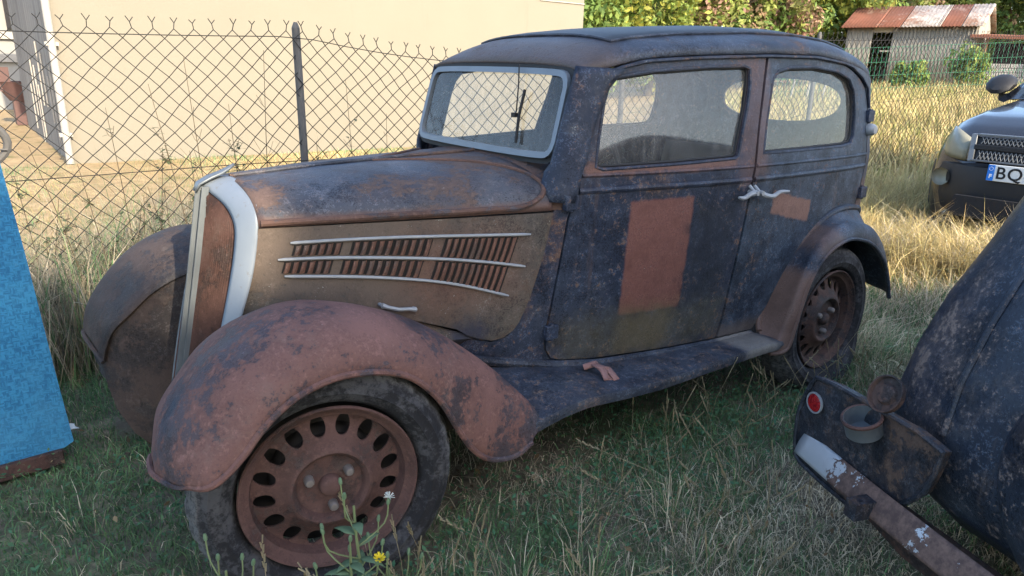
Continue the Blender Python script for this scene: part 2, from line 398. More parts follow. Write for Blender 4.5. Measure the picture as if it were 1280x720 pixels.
M['rdoor'] = weathered('navy_rear_door_paint', (.018, .026, .041), (.115, .07, .05), -.2, 3.1, .35, seed=3, paint2=(.036, .049, .070), fleck=.4,
                       masks=[(2.005, 2.30, .884, .977, (.19, .105, .082), .007, .03, .92, .22), (1.83, 1.95, 1.05, 1.5, (.17, .09, .07), .04, .12, .4), (1.8, 2.2, .33, .40, (.13, .10, .08), .03, .05, .6)])
M['hood_side'] = weathered('brown_weathered_bonnet_side', (.052, .048, .045), (.108, .082, .064), .42, 2.6, 1.1, seed=4, paint2=(.090, .078, .064), fleck=1.1, rough=(.6, .85),
                           masks=[(.42, .82, .66, .93, (.145, .070, .048), .1, .1, .5), (.58, .72, .52, .60, (.03, .037, .06), .04, .12, .8)])
M['hood_top'] = weathered('bonnet_top_faded_paint', (.026, .031, .044), (.105, .068, .053), .38, 2.3, .6, seed=5, paint2=(.062, .064, .074), fleck=.4, rough=(.46, .75),
                          masks=[(-.1, .95, .96, 1.005, (.115, .065, .05), .012, .03, .8)])
M['roof'] = weathered('roof_faded_paint', (.020, .025, .038), (.10, .066, .054), .10, 2.2, .6, seed=6, paint2=(.038, .046, .064), fleck=.5, rough=(.5, .8),
                      masks=[(.9, 1.22, 1.40, 1.60, (.095, .068, .056), .1, .12, .75)])
M['fender'] = weathered('rust_brown_wing', (.024, .026, .034), (.155, .078, .064), .60, 2.4, .2, seed=7, paint2=(.04, .04, .05), fleck=.2, rough=(.5, .78))
M['far_fender'] = weathered('dark_brown_wing', (.022, .020, .022), (.058, .042, .037), .45, 2.4, .1, seed=8, paint2=(.034, .030, .030), fleck=.1, rough=(.55, .75))
M['rear_fender'] = weathered('rear_wing_paint', (.018, .024, .037), (.13, .078, .058), -.1, 2.6, .35, seed=9, paint2=(.036, .045, .062), fleck=.3,
                             masks=[(1.9, 2.27, .2, .62, (.125, .076, .058), .03, .06, .9), (2.27, 2.42, .62, .80, (.12, .075, .058), .04, .1, .6)])
M['board'] = weathered('running_board_paint', (.018, .023, .035), (.12, .08, .062), -.02, 4.5, .8, seed=10, paint2=(.034, .041, .056), fleck=.7, masks=[(1.80, 2.02, .30, .42, (.20, .18, .155), .03, .05, .7)])
M['moulding'] = weathered('rust_brown_moulding', (.04, .036, .04), (.120, .068, .052), .7, 4, .2, seed=16, fleck=.4)
M['cowl'] = weathered('rust_brown_cowl', (.030, .032, .042), (.115, .070, .055), .55, 3.5, .5, seed=17, fleck=.5)
M['silver'] = plain('dull_aluminium_paint', (.40, .42, .44), .42, .35, .22, 7, .12)
M['silver_old'] = plain('tarnished_plate', (.13, .145, .155), .45, .45, .3, 9, .15)
M['frame'] = plain('weathered_alloy_frame', (.135, .155, .18), .5, .3, .2, 10)
M['trim'] = plain('pale_metal_trim', (.25, .26, .27), .55, .25, .25, 30)
M['grille'] = weathered('rusted_grille', (.03, .018, .015), (.080, .042, .033), .7, 6, .1, seed=12, rough=(.7, .9), fleck=.4)
M['mesh_rust'] = M['grille']
M['rim'] = weathered('rusty_wheel', (.040, .028, .026), (.090, .049, .042), .62, 7, .25, seed=13, rough=(.6, .85), fleck=.3)
M['rim_dark'] = weathered('dark_rusty_wheel', (.022, .018, .018), (.085, .05, .04), .45, 7, .2, seed=14, rough=(.6, .85), fleck=.3)
t = NT('perished_rubber'); n1 = t.noise(9, 7, .7); n2 = t.noise(60, 4, .7)
sx = t.new('ShaderNodeSeparateXYZ'); t.l.new(t.coord(), sx.inputs[0]); rr2 = t.math('SQRT', t.math('ADD', t.math('POWER', sx.outputs[0], 2), t.math('POWER', sx.outputs[2], 2)))
worn = t.math('MULTIPLY', t.step(t.math('ADD', rr2, t.math('MULTIPLY', t.math('SUBTRACT', n1, .5), .05)), .325, .345), .8)
c = t.mix(t.step(t.math('ADD', t.math('MULTIPLY', n1, .6), t.math('MULTIPLY', n2, .4)), .46, .58), (.010, .010, .012), (.045, .045, .049)); c = t.mix(worn, c, t.mix(t.step(n2, .4, .6), (.045, .045, .047), (.11, .108, .105)))
t.bump(t.math('ADD', n2, t.math('MULTIPLY', t.noise(140, 3, .7), .5)), .6, .004); M['rubber'] = t.out(c, .85)
M['under'] = plain('dark_underside', (.018, .016, .015), .9, 0, .4)
M['cloth'] = plain('dusty_seat_cloth', (.075, .065, .055), .95, 0, .35, 8, .3)
M['lining'] = plain('dusty_lining', (.13, .12, .105), .95, 0, .3, 5, .2)
M['vinyl'] = plain('black_roof_fabric', (.022, .024, .027), .55, 0, .3, 12, .15)
M['black'] = plain('black_rubber_seal', (.015, .015, .016), .7, 0, .2)
M['glass_side'] = glass('dusty_side_glass', .20, (.27, .26, .24), gl=.02)
M['glass_front'] = glass('windscreen_glass', .13, (.34, .32, .29), gl=.01)
M['rag'] = plain('faded_pink_rag', (.20, .11, .10), .95, 0, .3, 30)
M['lamp'] = plain('grey_lamp_lens', (.25, .26, .27), .3, 0, .3)

car = empty('vintage_car', (1.25, CY, 0), 'derelict 1930s four-door saloon, rusty navy and brown, abandoned on the grass', 'car')
MIR = lambda p: (p[0], 2*CY-p[1], p[2])
def side_map(off, far):
    if far: return lambda x, z: (x, 2*CY-S(x, z, off), z)
    return lambda x, z: (x, S(x, z, off), z)
def th(far, d=.012): return (0, -d if far else d, 0)

# body sides --------------------------------------------------------
for far in (False, True):
    back = [(.62, .46), (1.0, .37), (2.11, .345), (2.135, .43), (2.175, .522), (2.247, .642), (2.341, .747), (2.488, .824), (2.63, .842), (2.75, .835), (2.87, .80), (2.96, .72), (2.965, 1.36), (2.9, 1.405), (2.813, 1.44), (2.692, 1.47),
            (2.519, 1.50), (2.289, 1.518), (1.947, 1.514), (1.547, 1.496), (1.319, 1.479), (1.216, 1.452), (1.155, 1.40), (1.095, 1.27), (1.05, 1.142), (1.0, .94), (.95, .97), (.9, .81), (.86, .655), (.80, .54), (.66, .53)]
    panel('body_side', back, [inset(FWIN, -.004), inset(RWIN, -.004)], side_map(-.013, far), .04, M['body'], car, th(far, .02))
    fd = inset(FDOOR, .003); rd = inset(RDOOR, .003)
    d1 = panel('front_door', fd, [FWIN], side_map(0, far), .035, M['door'], car, th(far))
    d2 = panel('rear_door', rd, [RWIN], side_map(0, far), .035, M['rdoor'], car, th(far))
    f = (lambda x, z, o=0: MIR((x, S(x, z, o), z))) if far else (lambda x, z, o=0: (x, S(x, z, o), z))
    for d, W, o in ((d1, FWIN, .012), (d2, RWIN, .012)):
        panel('window_glass', inset(W, -.012), [], side_map(-.020, far), .08, M['glass_side'], d, None)
        G().tube([f(x, z, -.004) for x, z in densify(inset(W, -.006), .03)], .0075, 6, True).obj('window_bead', M['body'], d)
        G().tube([f(x, z, -.016) for x, z in densify(inset(W, .004), .03)], .005, 6, True).obj('window_seal', M['black'], d)
    for d, x0, x1 in ((d1, 1.03, 1.838), (d2, 1.862, 2.775)):
        xs = np.linspace(x0, x1, 26)
        for z, r, w in ((1.036, .013, .004), (1.088, .008, .003)):
            G().tube([f(x + (z-1.036)*.2, z, -w) for x in xs], r, 8).obj('belt_moulding', M['door'] if d is d1 else M['rdoor'], d)
    # cowl side between bonnet and door
    cowl = [(.936, .972), (.9, .81), (.861, .655), (.830, .572), (.795, .525), (.733, .510), (.66, .53), (.60, .50), (.60, .46), (.75, .428), (.88, .390), (.945, .378), (.943, .41), (.941, .445), (.940, .52), (.955, .667), (.988, .937), (1.0, .985), (.97, .985)]
    panel('cowl_side', cowl, [], side_map(-.001, far), .04, M['body'], car, th(far))
    rq = [(2.765, 1.39), (2.797, 1.32), (2.803, 1.231), (2.79, 1.032), (2.78, .93), (2.757, .84), (2.87, .795), (2.94, .72), (2.965, .6), (2.968, 1.0), (2.968, 1.372), (2.9, 1.412), (2.813, 1.446), (2.70, 1.474), (2.62, 1.487), (2.52, 1.502), (2.61, 1.470), (2.70, 1.436)]
    panel('rear_quarter', rq, [], side_map(0, far), .03, M['roof'], car, th(far))
    # sill strip under the doors
    xs = np.linspace(.66, 2.1, 40)
    G().tube([f(x, float(np.interp(x, [.66, .75, 1.0, 1.18, 2.1], [.455, .43, .375, .352, .322])), .004) for x in xs], .017, 8).obj('sill_moulding', M['board'], car)
    # bonnet side ------------------------------------------------------
    hs = [(.002, .972), (-.008, .916), (-.03, .822), (-.064, .729), (-.075, .698), (.2, .668), (.45, .632), (.60, .580), (.64, .551), (.69, .530), (.733, .517), (.775, .524), (.808, .546), (.829, .576), (.861, .66), (.9, .81), (.930, .968)]
    h = panel('bonnet_side', hs, [], side_map(.006, far), .035, M['hood_side'], car, th(far))
    tag(h, 'brown weathered bonnet side with louvres and three pale strips' if not far else None)
    ST = [[(.084, .926), (.269, .925), (.501, .918), (.844, .900)], [(.047, .877), (.219, .870), (.5, .844), (.682, .817), (.83, .787)], [(.062, .824), (.264, .804), (.439, .779), (.599, .744), (.776, .685)]]
    cur = [catmull(s_, 24) for s_ in ST]
    for c_ in cur:
        G().tube([f(p[0], p[1], .014) for p in c_], [.003]+[.0052]*22+[.003], 7).obj('trim_strip', M['trim'], h)
    zat = lambda i, x: float(np.interp(x, [p[0] for p in cur[i]], [p[1] for p in cur[i]]))
    lm = None
    if not far:
        for row in (0, 1):
            for g0, g1 in ((.096, .236), (.264, .512), (.552, .804)):
                rows = []
                for k in range(12):
                    x = g0+(g1-g0)*k/11-.03*row; zt, zb = zat(row, x)-.009, zat(row+1, x)+.009; rows.append([f(x-.0, zt, .0075), f(x-(zt-zb)*.30, zb, .0075)])
                G().grid(rows).obj('louvre_shade_sheet', M['under'], h)  # dark sheet on the panel, standing in for shade inside the louvre slots
            for g0, g1, n in ((.108, .222, 6), (.278, .500, 10), (.566, .790, 11)):
                for i in range(n):
                    x = g0+(g1-g0)*i/(n-1)-(.015+.012*row if row else 0)-.004*row
                    zt, zb = zat(row, x)-.010, zat(row+1, x)+.010
                    if x > .765 and row: zb = max(zb, .70)
                    dx = -(zt-zb)*.30; rows = []
                    for k in range(5):
                        t_ = k/4; z = zt+(zb-zt)*t_; xx = x+dx*t_; e = .35+.65*math.sin(math.pi*(.1+.8*t_))**.5
                        rows.append([f(xx-.0075, z, .006+.006*e), f(xx-.0085, z, .006+.013*e), f(xx-.006, z, .006+.0140*e), f(xx+.002, z, .006+.010*e), f(xx+.0100, z, .0065)])
                    G().grid(rows).obj('louvre', M['louvre'] if 'louvre' in M else M.setdefault('louvre', weathered('rust_red_louvres', (.075, .052, .042), (.175, .090, .064), .7, 3, .2, seed=15, fleck=.3)), h)
    if not far:
        for P in ([(.342, .702), (.36, .694), (.395, .682), (.43, .680), (.45, .676)], [(.016, .693), (.030, .706), (.046, .723)]):
            L = [f(x, z, .024) for x, z in P]; n = len(L)
            q = G().tube(L, [.009]+[.0065]*(n-2)+[.009], 8)
            q.tube([f(*P[0], .004), f(*P[0], .026)], .006, 6).tube([f(*P[-1], .004), f(*P[-1], .026)], .006, 6)
            q.obj('bonnet_catch', M['trim'], h)
    # bonnet top half ---------------------------------------------------
    sgn = 1 if far else -1
    rows = [[hood_pt(x, sgn*v, .004) for v in [0, .02, .1, .2, .3, .4, .5, .6, .68, .75, .81, .86, .9, .935, .96, .98, .993, 1]] for x in np.linspace(.004, .93, 40)]
    G().grid(rows).obj('bonnet_top', M['hood_top'], car, solid=.006)
    # moulding that ends in a teardrop on the cowl
    tp = [hood_pt(x, sgn*.996, .007) for x in np.linspace(.01, .80, 18)]+[hood_pt(x, sgn*v, .006) for x, v in ((.86, .985), (.905, .95), (.925, .88), (.915, .78), (.88, .64), (.81, .46), (.70, .28), (.58, .12), (.5, .03))]
    G().tube(catmull(tp, 80), list(np.interp(np.arange(80), [0, 52, 70, 79], [.0105, .0105, .007, .004])), 8).obj('bonnet_moulding', M['moulding'], car)
    # door handles and hinges
    if not far:
        for d, P in ((d1, [(1.836, .987), (1.80, .985), (1.765, .972), (1.735, .977)]), (d2, [(1.868, .985), (1.90, .972), (1.95, .966), (1.99, .980), (2.055, .978)])):
            L = catmull([f(x, z, .036 if 0 < i else .03) for i, (x, z) in enumerate(P)], 14)
            q = G().tube(L, list(np.interp(np.linspace(0, 1, 14), [0, .3, .8, 1], [.013, .0105, .008, .0045])), 8)
            q.tube([f(P[0][0], P[0][1], -.002), f(P[0][0], P[0][1], .045)], .010, 8).tube([f(P[0][0], P[0][1]+.024, .0), f(P[0][0], P[0][1], .03)], .007, 7)
            q.obj('door_handle', M['trim'], d)
    for d, P in ((d1, [(.99, 1.0), (.957, .52)]), (d2, [(2.79, .905), (2.80, 1.262)])):
        for x, z in P:
            q = G(); a = Vector(f(x, z, .010)); q.box(a, (.055, .022, .052)); q.tube([a+Vector((0, 0, -.032)), a+Vector((0, 0, .032))], .011, 8)
            q.obj('hinge', M['body'], d, bevel=.003)
    q = G(); a = Vector(f(2.80, 1.20, .012)); q.lathe([(0, -.03), (.018, -.028), (.027, -.015), (.029, .0), (.026, .012), (0, .014)], 16, Matrix.Translation(a)); q.obj('side_lamp', M['lamp'], car)
    # pillar between windscreen and door
    rows = []
    for k in range(15):
        z = 1.0+(1.446-1.0)*k/14
        xw = .9653+(z-1.1363)*.278-.006; xd = float(np.interp(z, [1.0, 1.10, 1.142, 1.266, 1.388, 1.447], [1.003, 1.026, 1.048, 1.091, 1.151, 1.222]))
        yw = CY-.462+(.02 if z < 1.1 else 0); a = (xw, yw, z); e = f(xd, z, 0); e = (e[0], S(xd, z), e[2])
        row = []
        for j in range(9):
            s_ = j/8; x = xw+(xd-xw)*(1-math.cos(s_*math.pi/2)); y = yw+(e[1]-yw)*math.sin(s_*math.pi/2)
            row.append(MIR((x, y, z)) if far else (x, y, z))
        rows.append(row)
    G().grid(rows).obj('windscreen_pillar', M['body'], car, solid=.02)

# cowl top in front of the windscreen
rows = [[hood_pt(x, v, -.002 if x < .95 else .002) for v in np.linspace(-1, 1, 41)] for x in np.linspace(.90, 1.035, 10)]
G().grid(rows).obj('cowl_top', M['cowl'], car, solid=.006)
# centre hinge of the bonnet
G().tube([(x, CY, ZC(x)+.008) for x in np.linspace(.01, .94, 24)], .007, 8).obj('bonnet_hinge', M['hood_top'], car)

# roof ---------------------------------------------------------------
vs = np.concatenate([np.linspace(-1, -.8, 9), np.linspace(-.75, .75, 23), np.linspace(.8, 1, 9)])
xs = np.concatenate([np.linspace(1.045, 1.3, 12), np.linspace(1.35, 2.5, 24), np.linspace(2.53, 2.97, 16)])
rf = G().grid([[roof_pt(x, v) for v in vs] for x in xs]).obj('roof', M['roof'], car, solid=.016)
G().grid([[roof_pt(x, v, .009-.008*(abs(v) > .77)) for v in np.linspace(-.78, .78, 27)] for x in np.linspace(1.26, 2.72, 34)]).obj('roof_fabric', M['vinyl'], rf)
q = []
for x, v in [(1.255, v) for v in np.linspace(.79, -.79, 16)]+[(x, -.79) for x in np.linspace(1.255, 2.73, 20)][1:]+[(2.73, v) for v in np.linspace(-.79, .79, 16)][1:]+[(x, .79) for x in np.linspace(2.73, 1.255, 20)][1:-1]: q.append(roof_pt(x, v, .006))
G().tube(q, .006, 6, True).obj('roof_bead', M['roof'], rf)
for far in (False, True):
    L = [(x, S(x, ZS(x)-.012, .008), ZS(x)-.012) for x in np.linspace(1.19, 2.60, 40)]
    L = [(1.105, S(1.105, 1.29, .006), 1.29), (1.15, S(1.15, 1.385, .008), 1.385)]+L+[(2.70, S(2.70, 1.437, .008), 1.437), (2.77, S(2.77, 1.39, .008), 1.39), (2.803, S(2.803, 1.3, .006), 1.30)]
    G().tube([MIR(p) for p in L] if far else L, .0065, 6).obj('drip_rail', M['body'], rf)
# back panel with oval window
bo = [(CY-S(2.97, z)+0, z) for z in (.45, .7, 1.0, 1.2, 1.37)]
out = [(-a, z) for a, z in bo]+[(roof_pt(2.97, v)[1]-CY, roof_pt(2.97, v)[2]) for v in np.linspace(-.98, .98, 24)]+[(a, z) for a, z in bo[::-1]]
hole = round_poly([(-.36, 1.20), (.36, 1.20), (.36, 1.42), (-.36, 1.42)], 4)
bk = panel('back_panel', out, [hole], lambda y, z: (2.972-.0*z, CY+y, z), .06, M['body'], car, (-.015, 0, 0))
panel('rear_window', inset(hole, -.01), [], lambda y, z: (2.960, CY+y, z), .1, M['glass_front'], bk, None)

# windscreen ---------------------------------------------------------
wx = lambda z, o=0: .9653+(z-1.1363)*.278-o
WS = round_poly([(-.455, 1.135), (.455, 1.135), (.45, 1.290), (.442, 1.442), (-.442, 1.442), (-.45, 1.290)], 1, .10)
WS = round_poly(WS, 2, .25)
wf = panel('windscreen_frame', WS, [inset(WS, .021)], lambda y, z: (wx(z, .018), CY+y, z), .05, M['frame'], car, (.016, 0, 0))
panel('windscreen_seal', inset(WS, -.020), [inset(WS, .004)], lambda y, z: (wx(z, .002), CY+y, z), .05, M['black'], wf, (.02, 0, 0))
panel('windscreen_glass', inset(WS, .02), [], lambda y, z: (wx(z, .008), CY+y, z), .2, M['glass_front'], wf, None)
q = G().tube([(wx(1.452, .030), .545, 1.452), (wx(1.38, .026), .525, 1.38), (wx(1.29, .024), .505, 1.285)], .0028, 6)
q.tube([(wx(1.36, .024), .482, 1.365), (wx(1.28, .022), .487, 1.275), (wx(1.18, .022), .497-.03, 1.18)], .006, 6)
q.obj('wiper', M['black'], wf)
G().box((wx(1.275, .028), .505, 1.275), (.014, .022, .016)).obj('wiper_pivot', M['black'], wf)

# interior -----------------------------------------------------------
G().box((2.05, CY, .40), (1.7, .84, .03)).obj('floor_pan', M['under'], car)
for y in (.42, 1.01):
    q = G(); q.grid([[(1.62+.06*k/6+.05*s*abs(math.sin(j/8*math.pi))**.4, y-.2+.4*j/8, .55+.42*k/6) for j in range(9)] for s in (0,) for k in range(7)])
    q.box((1.45, y, .60), (.42, .42, .14)); q.obj('front_seat', M['cloth'], car, solid=.09)
q = G(); q.grid([[(2.55+.12*k/6, .28+.87*j/10, .55+.50*k/6) for j in range(11)] for k in range(7)]); q.box((2.4, CY, .60), (.45, .9, .16)); q.obj('rear_seat', M['cloth'], car, solid=.1)
q = G(); q.tube([(1.30+.05*math.cos(a)*.5, .44+.19*math.cos(a), 1.06+.17*math.sin(a)) for a in np.linspace(0, 2*math.pi, 33)[:-1]], .012, 8, True)
q.tube([(1.05, .44, .85), (1.30, .44, 1.06)], .014, 8)
for a in (.5, 2.6, 4.7): q.tube([(1.30, .44, 1.06), (1.30+.025*math.cos(a), .44+.19*math.cos(a), 1.06+.17*math.sin(a))], .008, 6)
q.obj('steering_wheel', M['black'], car)
G().box((1.075, CY, 1.06), (.05, .88, .16)).obj('dashboard', M['under'], car, bevel=.02)
G().box((.45, CY, .62), (.9, .42, .5)).box((.46, CY, .88), (.5, .2, .12)).obj('engine', M['under'], car)
G().box((1.45, .33, .27), (3.0, .06, .12)).box((1.45, 1.10, .27), (3.0, .06, .12)).box((1.0, CY, .33), (1.9, .7, .04)).obj('chassis', M['under'], car)

# radiator shell, grille ----------------------------------------------
FE = [(-.078, .714, 1.070), (-.060, .665, 1.046), (-.047, .585, 1.024), (-.043, .525, .985), (-.051, .503, .936), (-.071, .499, .841), (-.11, .499, .697), (-.13, .50, .625), (-.162, .505, .5), (-.195, .515, .36)]
RE = [(.016, .714, 1.092), (.018, .575, 1.076), (.013, .478, 1.043), (.004, .450, .985), (-.006, .449, .916), (-.028, .447, .822), (-.062, .448, .729), (-.088, .45, .64), (-.122, .455, .5), (-.157, .465, .36)]
BAR = [(-.081, 1.068), (-.129, .824), (-.177, .592), (-.224, .379), (-.236, .335)]
fe, re_ = catmull(FE, 44), catmull(RE, 44)
shell = None
for far in (False, True):
    rows = []
    for k, (a, b) in enumerate(zip(fe, re_)):
        row = []
        for j in range(9):
            s_ = j/8; p = a+(b-a)*s_; bul = .009*math.sin(math.pi*s_)**.6 if 0 < s_ < 1 else 0
            tb = float(sstep(2, 20, k)); n = np.array([-.25, -1*tb, .9*(1-tb)]); p = p+n/np.linalg.norm(n)*bul
            row.append(MIR(p) if far else tuple(p))
        rows.append(row)
    ra = np.array(rows)
    for _ in range(6): ra[1:-1] = (ra[:-2]+2*ra[1:-1]+ra[2:])/4
    rows = [[tuple(p) for p in r_] for r_ in ra]
    sm = NT('radiator_shell_paint' + ('_far' if far else '')); sx = sm.new('ShaderNodeSeparateXYZ'); sm.l.new(sm.coord(), sx.inputs[0])
    zz = sm.math('ADD', sx.outputs[2], sm.math('MULTIPLY', sm.math('SUBTRACT', sm.noise(12, 5, .7), .5), .02))
    k = sm.step(zz, .665, .672); nn = sm.noise(6, 7, .7)
    cl = sm.mix(k, sm.mix(nn, (.07, .085, .10), (.12, .14, .16)), sm.mix(nn, (.145, .17, .20), (.20, .225, .25)))
    cl = sm.mix(sm.math('MULTIPLY', sm.step(sm.noise(40, 5, .7), .62, .68), .5), cl, (.14, .13, .12))
    sm.bump(sm.noise(30, 4), .1, .003); sm.out(cl, .5, .15)
    s_ob = G().grid(rows).obj('radiator_shell', sm.m, car, solid=.008)
    if not far: shell = s_ob; tag(s_ob, 'wide pale silver painted radiator surround')
    # ribbed grille half
    gr = []
    zb = [p[1] for p in BAR][::-1]; xb = [p[0] for p in BAR][::-1]
    for k in range(30):
        t_ = k/29; pe = fe[int(1+t_*42)]; z = pe[2]; cx_ = float(np.interp(z, zb, xb)); row = []
        for j in range(45):
            s2 = j/44; p = np.array([cx_+.018, CY, z+.0])*(1-s2)+(pe+np.array([.012, .004, 0]))*s2
            p[0] += .006*(1 if j % 2 else -1)-.012*math.sin(math.pi*s2)
            row.append(MIR(p) if far else tuple(p))
        gr.append(row)
    G().grid(gr).obj('grille', M['grille'], car, smooth=False)
q = G()
for y0, y1, xo, mat, nm in ((CY-.007, CY+.007, -.012, 'silver_old', 'grille_centre_bar'), (CY-.036, CY-.027, -.002, 'silver_old', 'grille_strip')):
    q = G(); rows = []
    for x, z in catmull([(a, b) for a, b in BAR], 16):
        rows.append([(x+xo+.02, y0, z), (x+xo, y0+.003, z), (x+xo, y1-.003, z), (x+xo+.02, y1, z)])
    q.grid(rows, True).obj(nm, M[mat], car)
q = G().grid([[(x, CY+w*s_, z) for s_ in (-1, -.5, 0, .5, 1)] for x, z, w in ((-.094, 1.050, .014), (-.082, 1.072, .02), (-.05, 1.088, .024), (-.015, 1.100, .020), (.012, 1.113, .012), (.030, 1.124, .003))]); q.obj('bonnet_mascot', M['silver_old'], car, solid=.008, soff=1)
q = G(); q.tube([(-.245, CY, .33), (-.262, .62, .300), (-.255, .55, .27)], .009, 8); q.obj('front_brace', M['trim'], car)

# wings -----------------------------------------------------------------
FO = [(-.345, .0, .478), (-.320, -.042, .487), (-.285, -.055, .507), (-.235, -.058, .55), (-.178, -.058, .612), (-.1, -.058, .664), (-.002, -.058, .689), (.101, -.058, .681), (.189, -.058, .652), (.257, -.058, .602), (.318, -.058, .526), (.369, -.058, .432), (.424, -.058, .346), (.492, -.058, .292), (.583, -.058, .275), (.650, -.056, .300)]
FK = [(-.398, .13, .470), (-.392, .12, .515), (-.368, .12, .582), (-.303, .12, .665), (-.226, .12, .738), (-.125, .12, .798), (-.01, .12, .822), (.12, .12, .806), (.24, .11, .766), (.36, .10, .703), (.47, .08, .622), (.56, .055, .540), (.635, .02, .46), (.682, -.015, .40), (.696, -.04, .350), (.684, -.05, .325)]
FI = [(-.372, .33, .41), (-.362, .34, .455), (-.335, .37, .53), (-.27, .40, .60), (-.2, .42, .665), (-.11, .43, .71), (0, .43, .73), (.12, .42, .72), (.25, .39, .68), (.38, .35, .62), (.5, .31, .55), (.6, .28, .48), (.69, .24, .42), (.74, .18, .37), (.745, .08, .34), (.72, .0, .325)]
def wing(O, K, I, nm, mat, far, n=64, bulge=.0, dent=None):
    o_, k_, i_ = catmull(O, n), catmull(K, n), catmull(I, n); rows = []
    for a, b, c in zip(o_, k_, i_):
        row = [a+np.array([0, .016, -.004]), a+np.array([0, .006, -.006])]
        for j in range(10):
            t_ = j/9*math.pi/2; row.append(np.array([a[0]+(b[0]-a[0])*(.5*math.sin(t_)+.5*(1-math.cos(t_))), a[1]+(b[1]-a[1])*(1-math.cos(t_))-bulge*math.sin(2*t_), a[2]+(b[2]-a[2])*math.sin(t_)]))
        for j in range(1, 9):
            s_ = j/8; p = b+(c-b)*s_; p[2] = b[2]+(c[2]-b[2])*s_**1.8; p[0] = b[0]+(c[0]-b[0])*s_; row.append(p)
        for m_, p in enumerate(row):
            if 3 < m_ < 18: p[1] += .0030*math.sin(p[0]*17+p[2]*9)*math.sin(p[2]*21-p[1]*13); p[2] += .0030*math.sin(p[0]*23+1)*math.cos(p[1]*19+p[0]*7)
        rows.append([MIR(p) if far else tuple(p) for p in row])
    w = G().grid(rows).obj(nm, mat, car, angle=60, solid=.005)
    G().tube([MIR(p+np.array([0, .002, 0])) if far else tuple(p+np.array([0, .002, 0])) for p in o_], .0095, 8).obj('wing_bead', mat, w)
    return w, i_
for far in (False, True):
    w, ii = wing(FO, FK, FI, 'front_wing', M['far_fender'] if far else M['fender'], far)
    tag(w, 'dark brown front wing behind the grille' if far else 'reddish rusty front wing over the near front wheel')
    # front edge bead and inner valance
    e = [np.array(FO[0]), np.array((-.372, .05, .463)), np.array(FK[0])+np.array((-.002, 0, -.006)), np.array((-.392, .23, .445)), np.array(FI[0])]
    G().tube([MIR(p) if far else tuple(p) for p in catmull(e, 16)], .008, 7).obj('wing_bead', M['far_fender'] if far else M['fender'], w)
    rows = [[(MIR(p) if far else tuple(p)), (MIR((p[0], .46, max(.28, p[2]-.16))) if far else (p[0], .46, max(.28, p[2]-.16))), (MIR((p[0], .46, .26)) if far else (p[0], .46, .26))] for p in ii[::3] if p[0] > (-.02 if far else -.2)]
    G().grid(rows).obj('inner_valance', M['under'], w)
    if far:
        cu = [(p[0], p[2]) for p in ii if p[0] < .15]; cu = cu[::-1]
        pol = cu+[(-.366, .31), (-.348, .21), (-.305, .11), (-.24, .035), (-.15, .005), (.15, .005)]
        yi = lambda x: 2*CY-float(np.interp(x, [p[0] for p in ii], [p[1] for p in ii]))
        panel('wing_skirt', pol, [], lambda x, z: (x, yi(x)-.0+.06*max(0, .72-z)+.9*max(0, math.hypot(x, z-.37)-.27)**2, z), .035, M['far_fender'], w, (0, .004, 0))
    # shelf under the bonnet side
    rows = [[(x, (S(x, .66)+.015), float(np.interp(x, [-.09, .45, .66], [.695, .63, .545]))), (x, .40-.12*(x+.1), .60-.1*max(0, x)), (x, .43, .40)] for x in np.linspace(-.10, .68, 16)]
    G().grid([[MIR(p) for p in r] for r in rows] if far else rows).obj('engine_valance', M['hood_side'], car)
RO = [(1.992, -.03, .284), (2.045, -.05, .283), (2.094, -.055, .305), (2.122, -.055, .39), (2.152, -.055, .491), (2.205, -.055, .611), (2.307, -.055, .697), (2.437, -.055, .735), (2.552, -.055, .728), (2.691, -.055, .687), (2.819, -.052, .607), (2.921, -.048, .506), (3.015, -.04, .36)]
RK = [(2.0, -.02, .30), (2.03, -.03, .325), (2.065, -.03, .37), (2.095, -.03, .44), (2.130, -.03, .53), (2.195, -.02, .645), (2.30, -.01, .745), (2.435, .0, .795), (2.56, .0, .80), (2.71, .0, .77), (2.855, .01, .69), (2.965, .03, .57), (3.055, .05, .39)]
RI = [(2.02, .03, .32), (2.05, .08, .355), (2.095, .11, .40), (2.125, .11, .46), (2.165, .105, .545), (2.240, .09, .655), (2.345, .08, .755), (2.475, .07, .828), (2.60, .068, .848), (2.73, .085, .838), (2.87, .13, .80), (2.985, .22, .68), (3.075, .25, .45)]
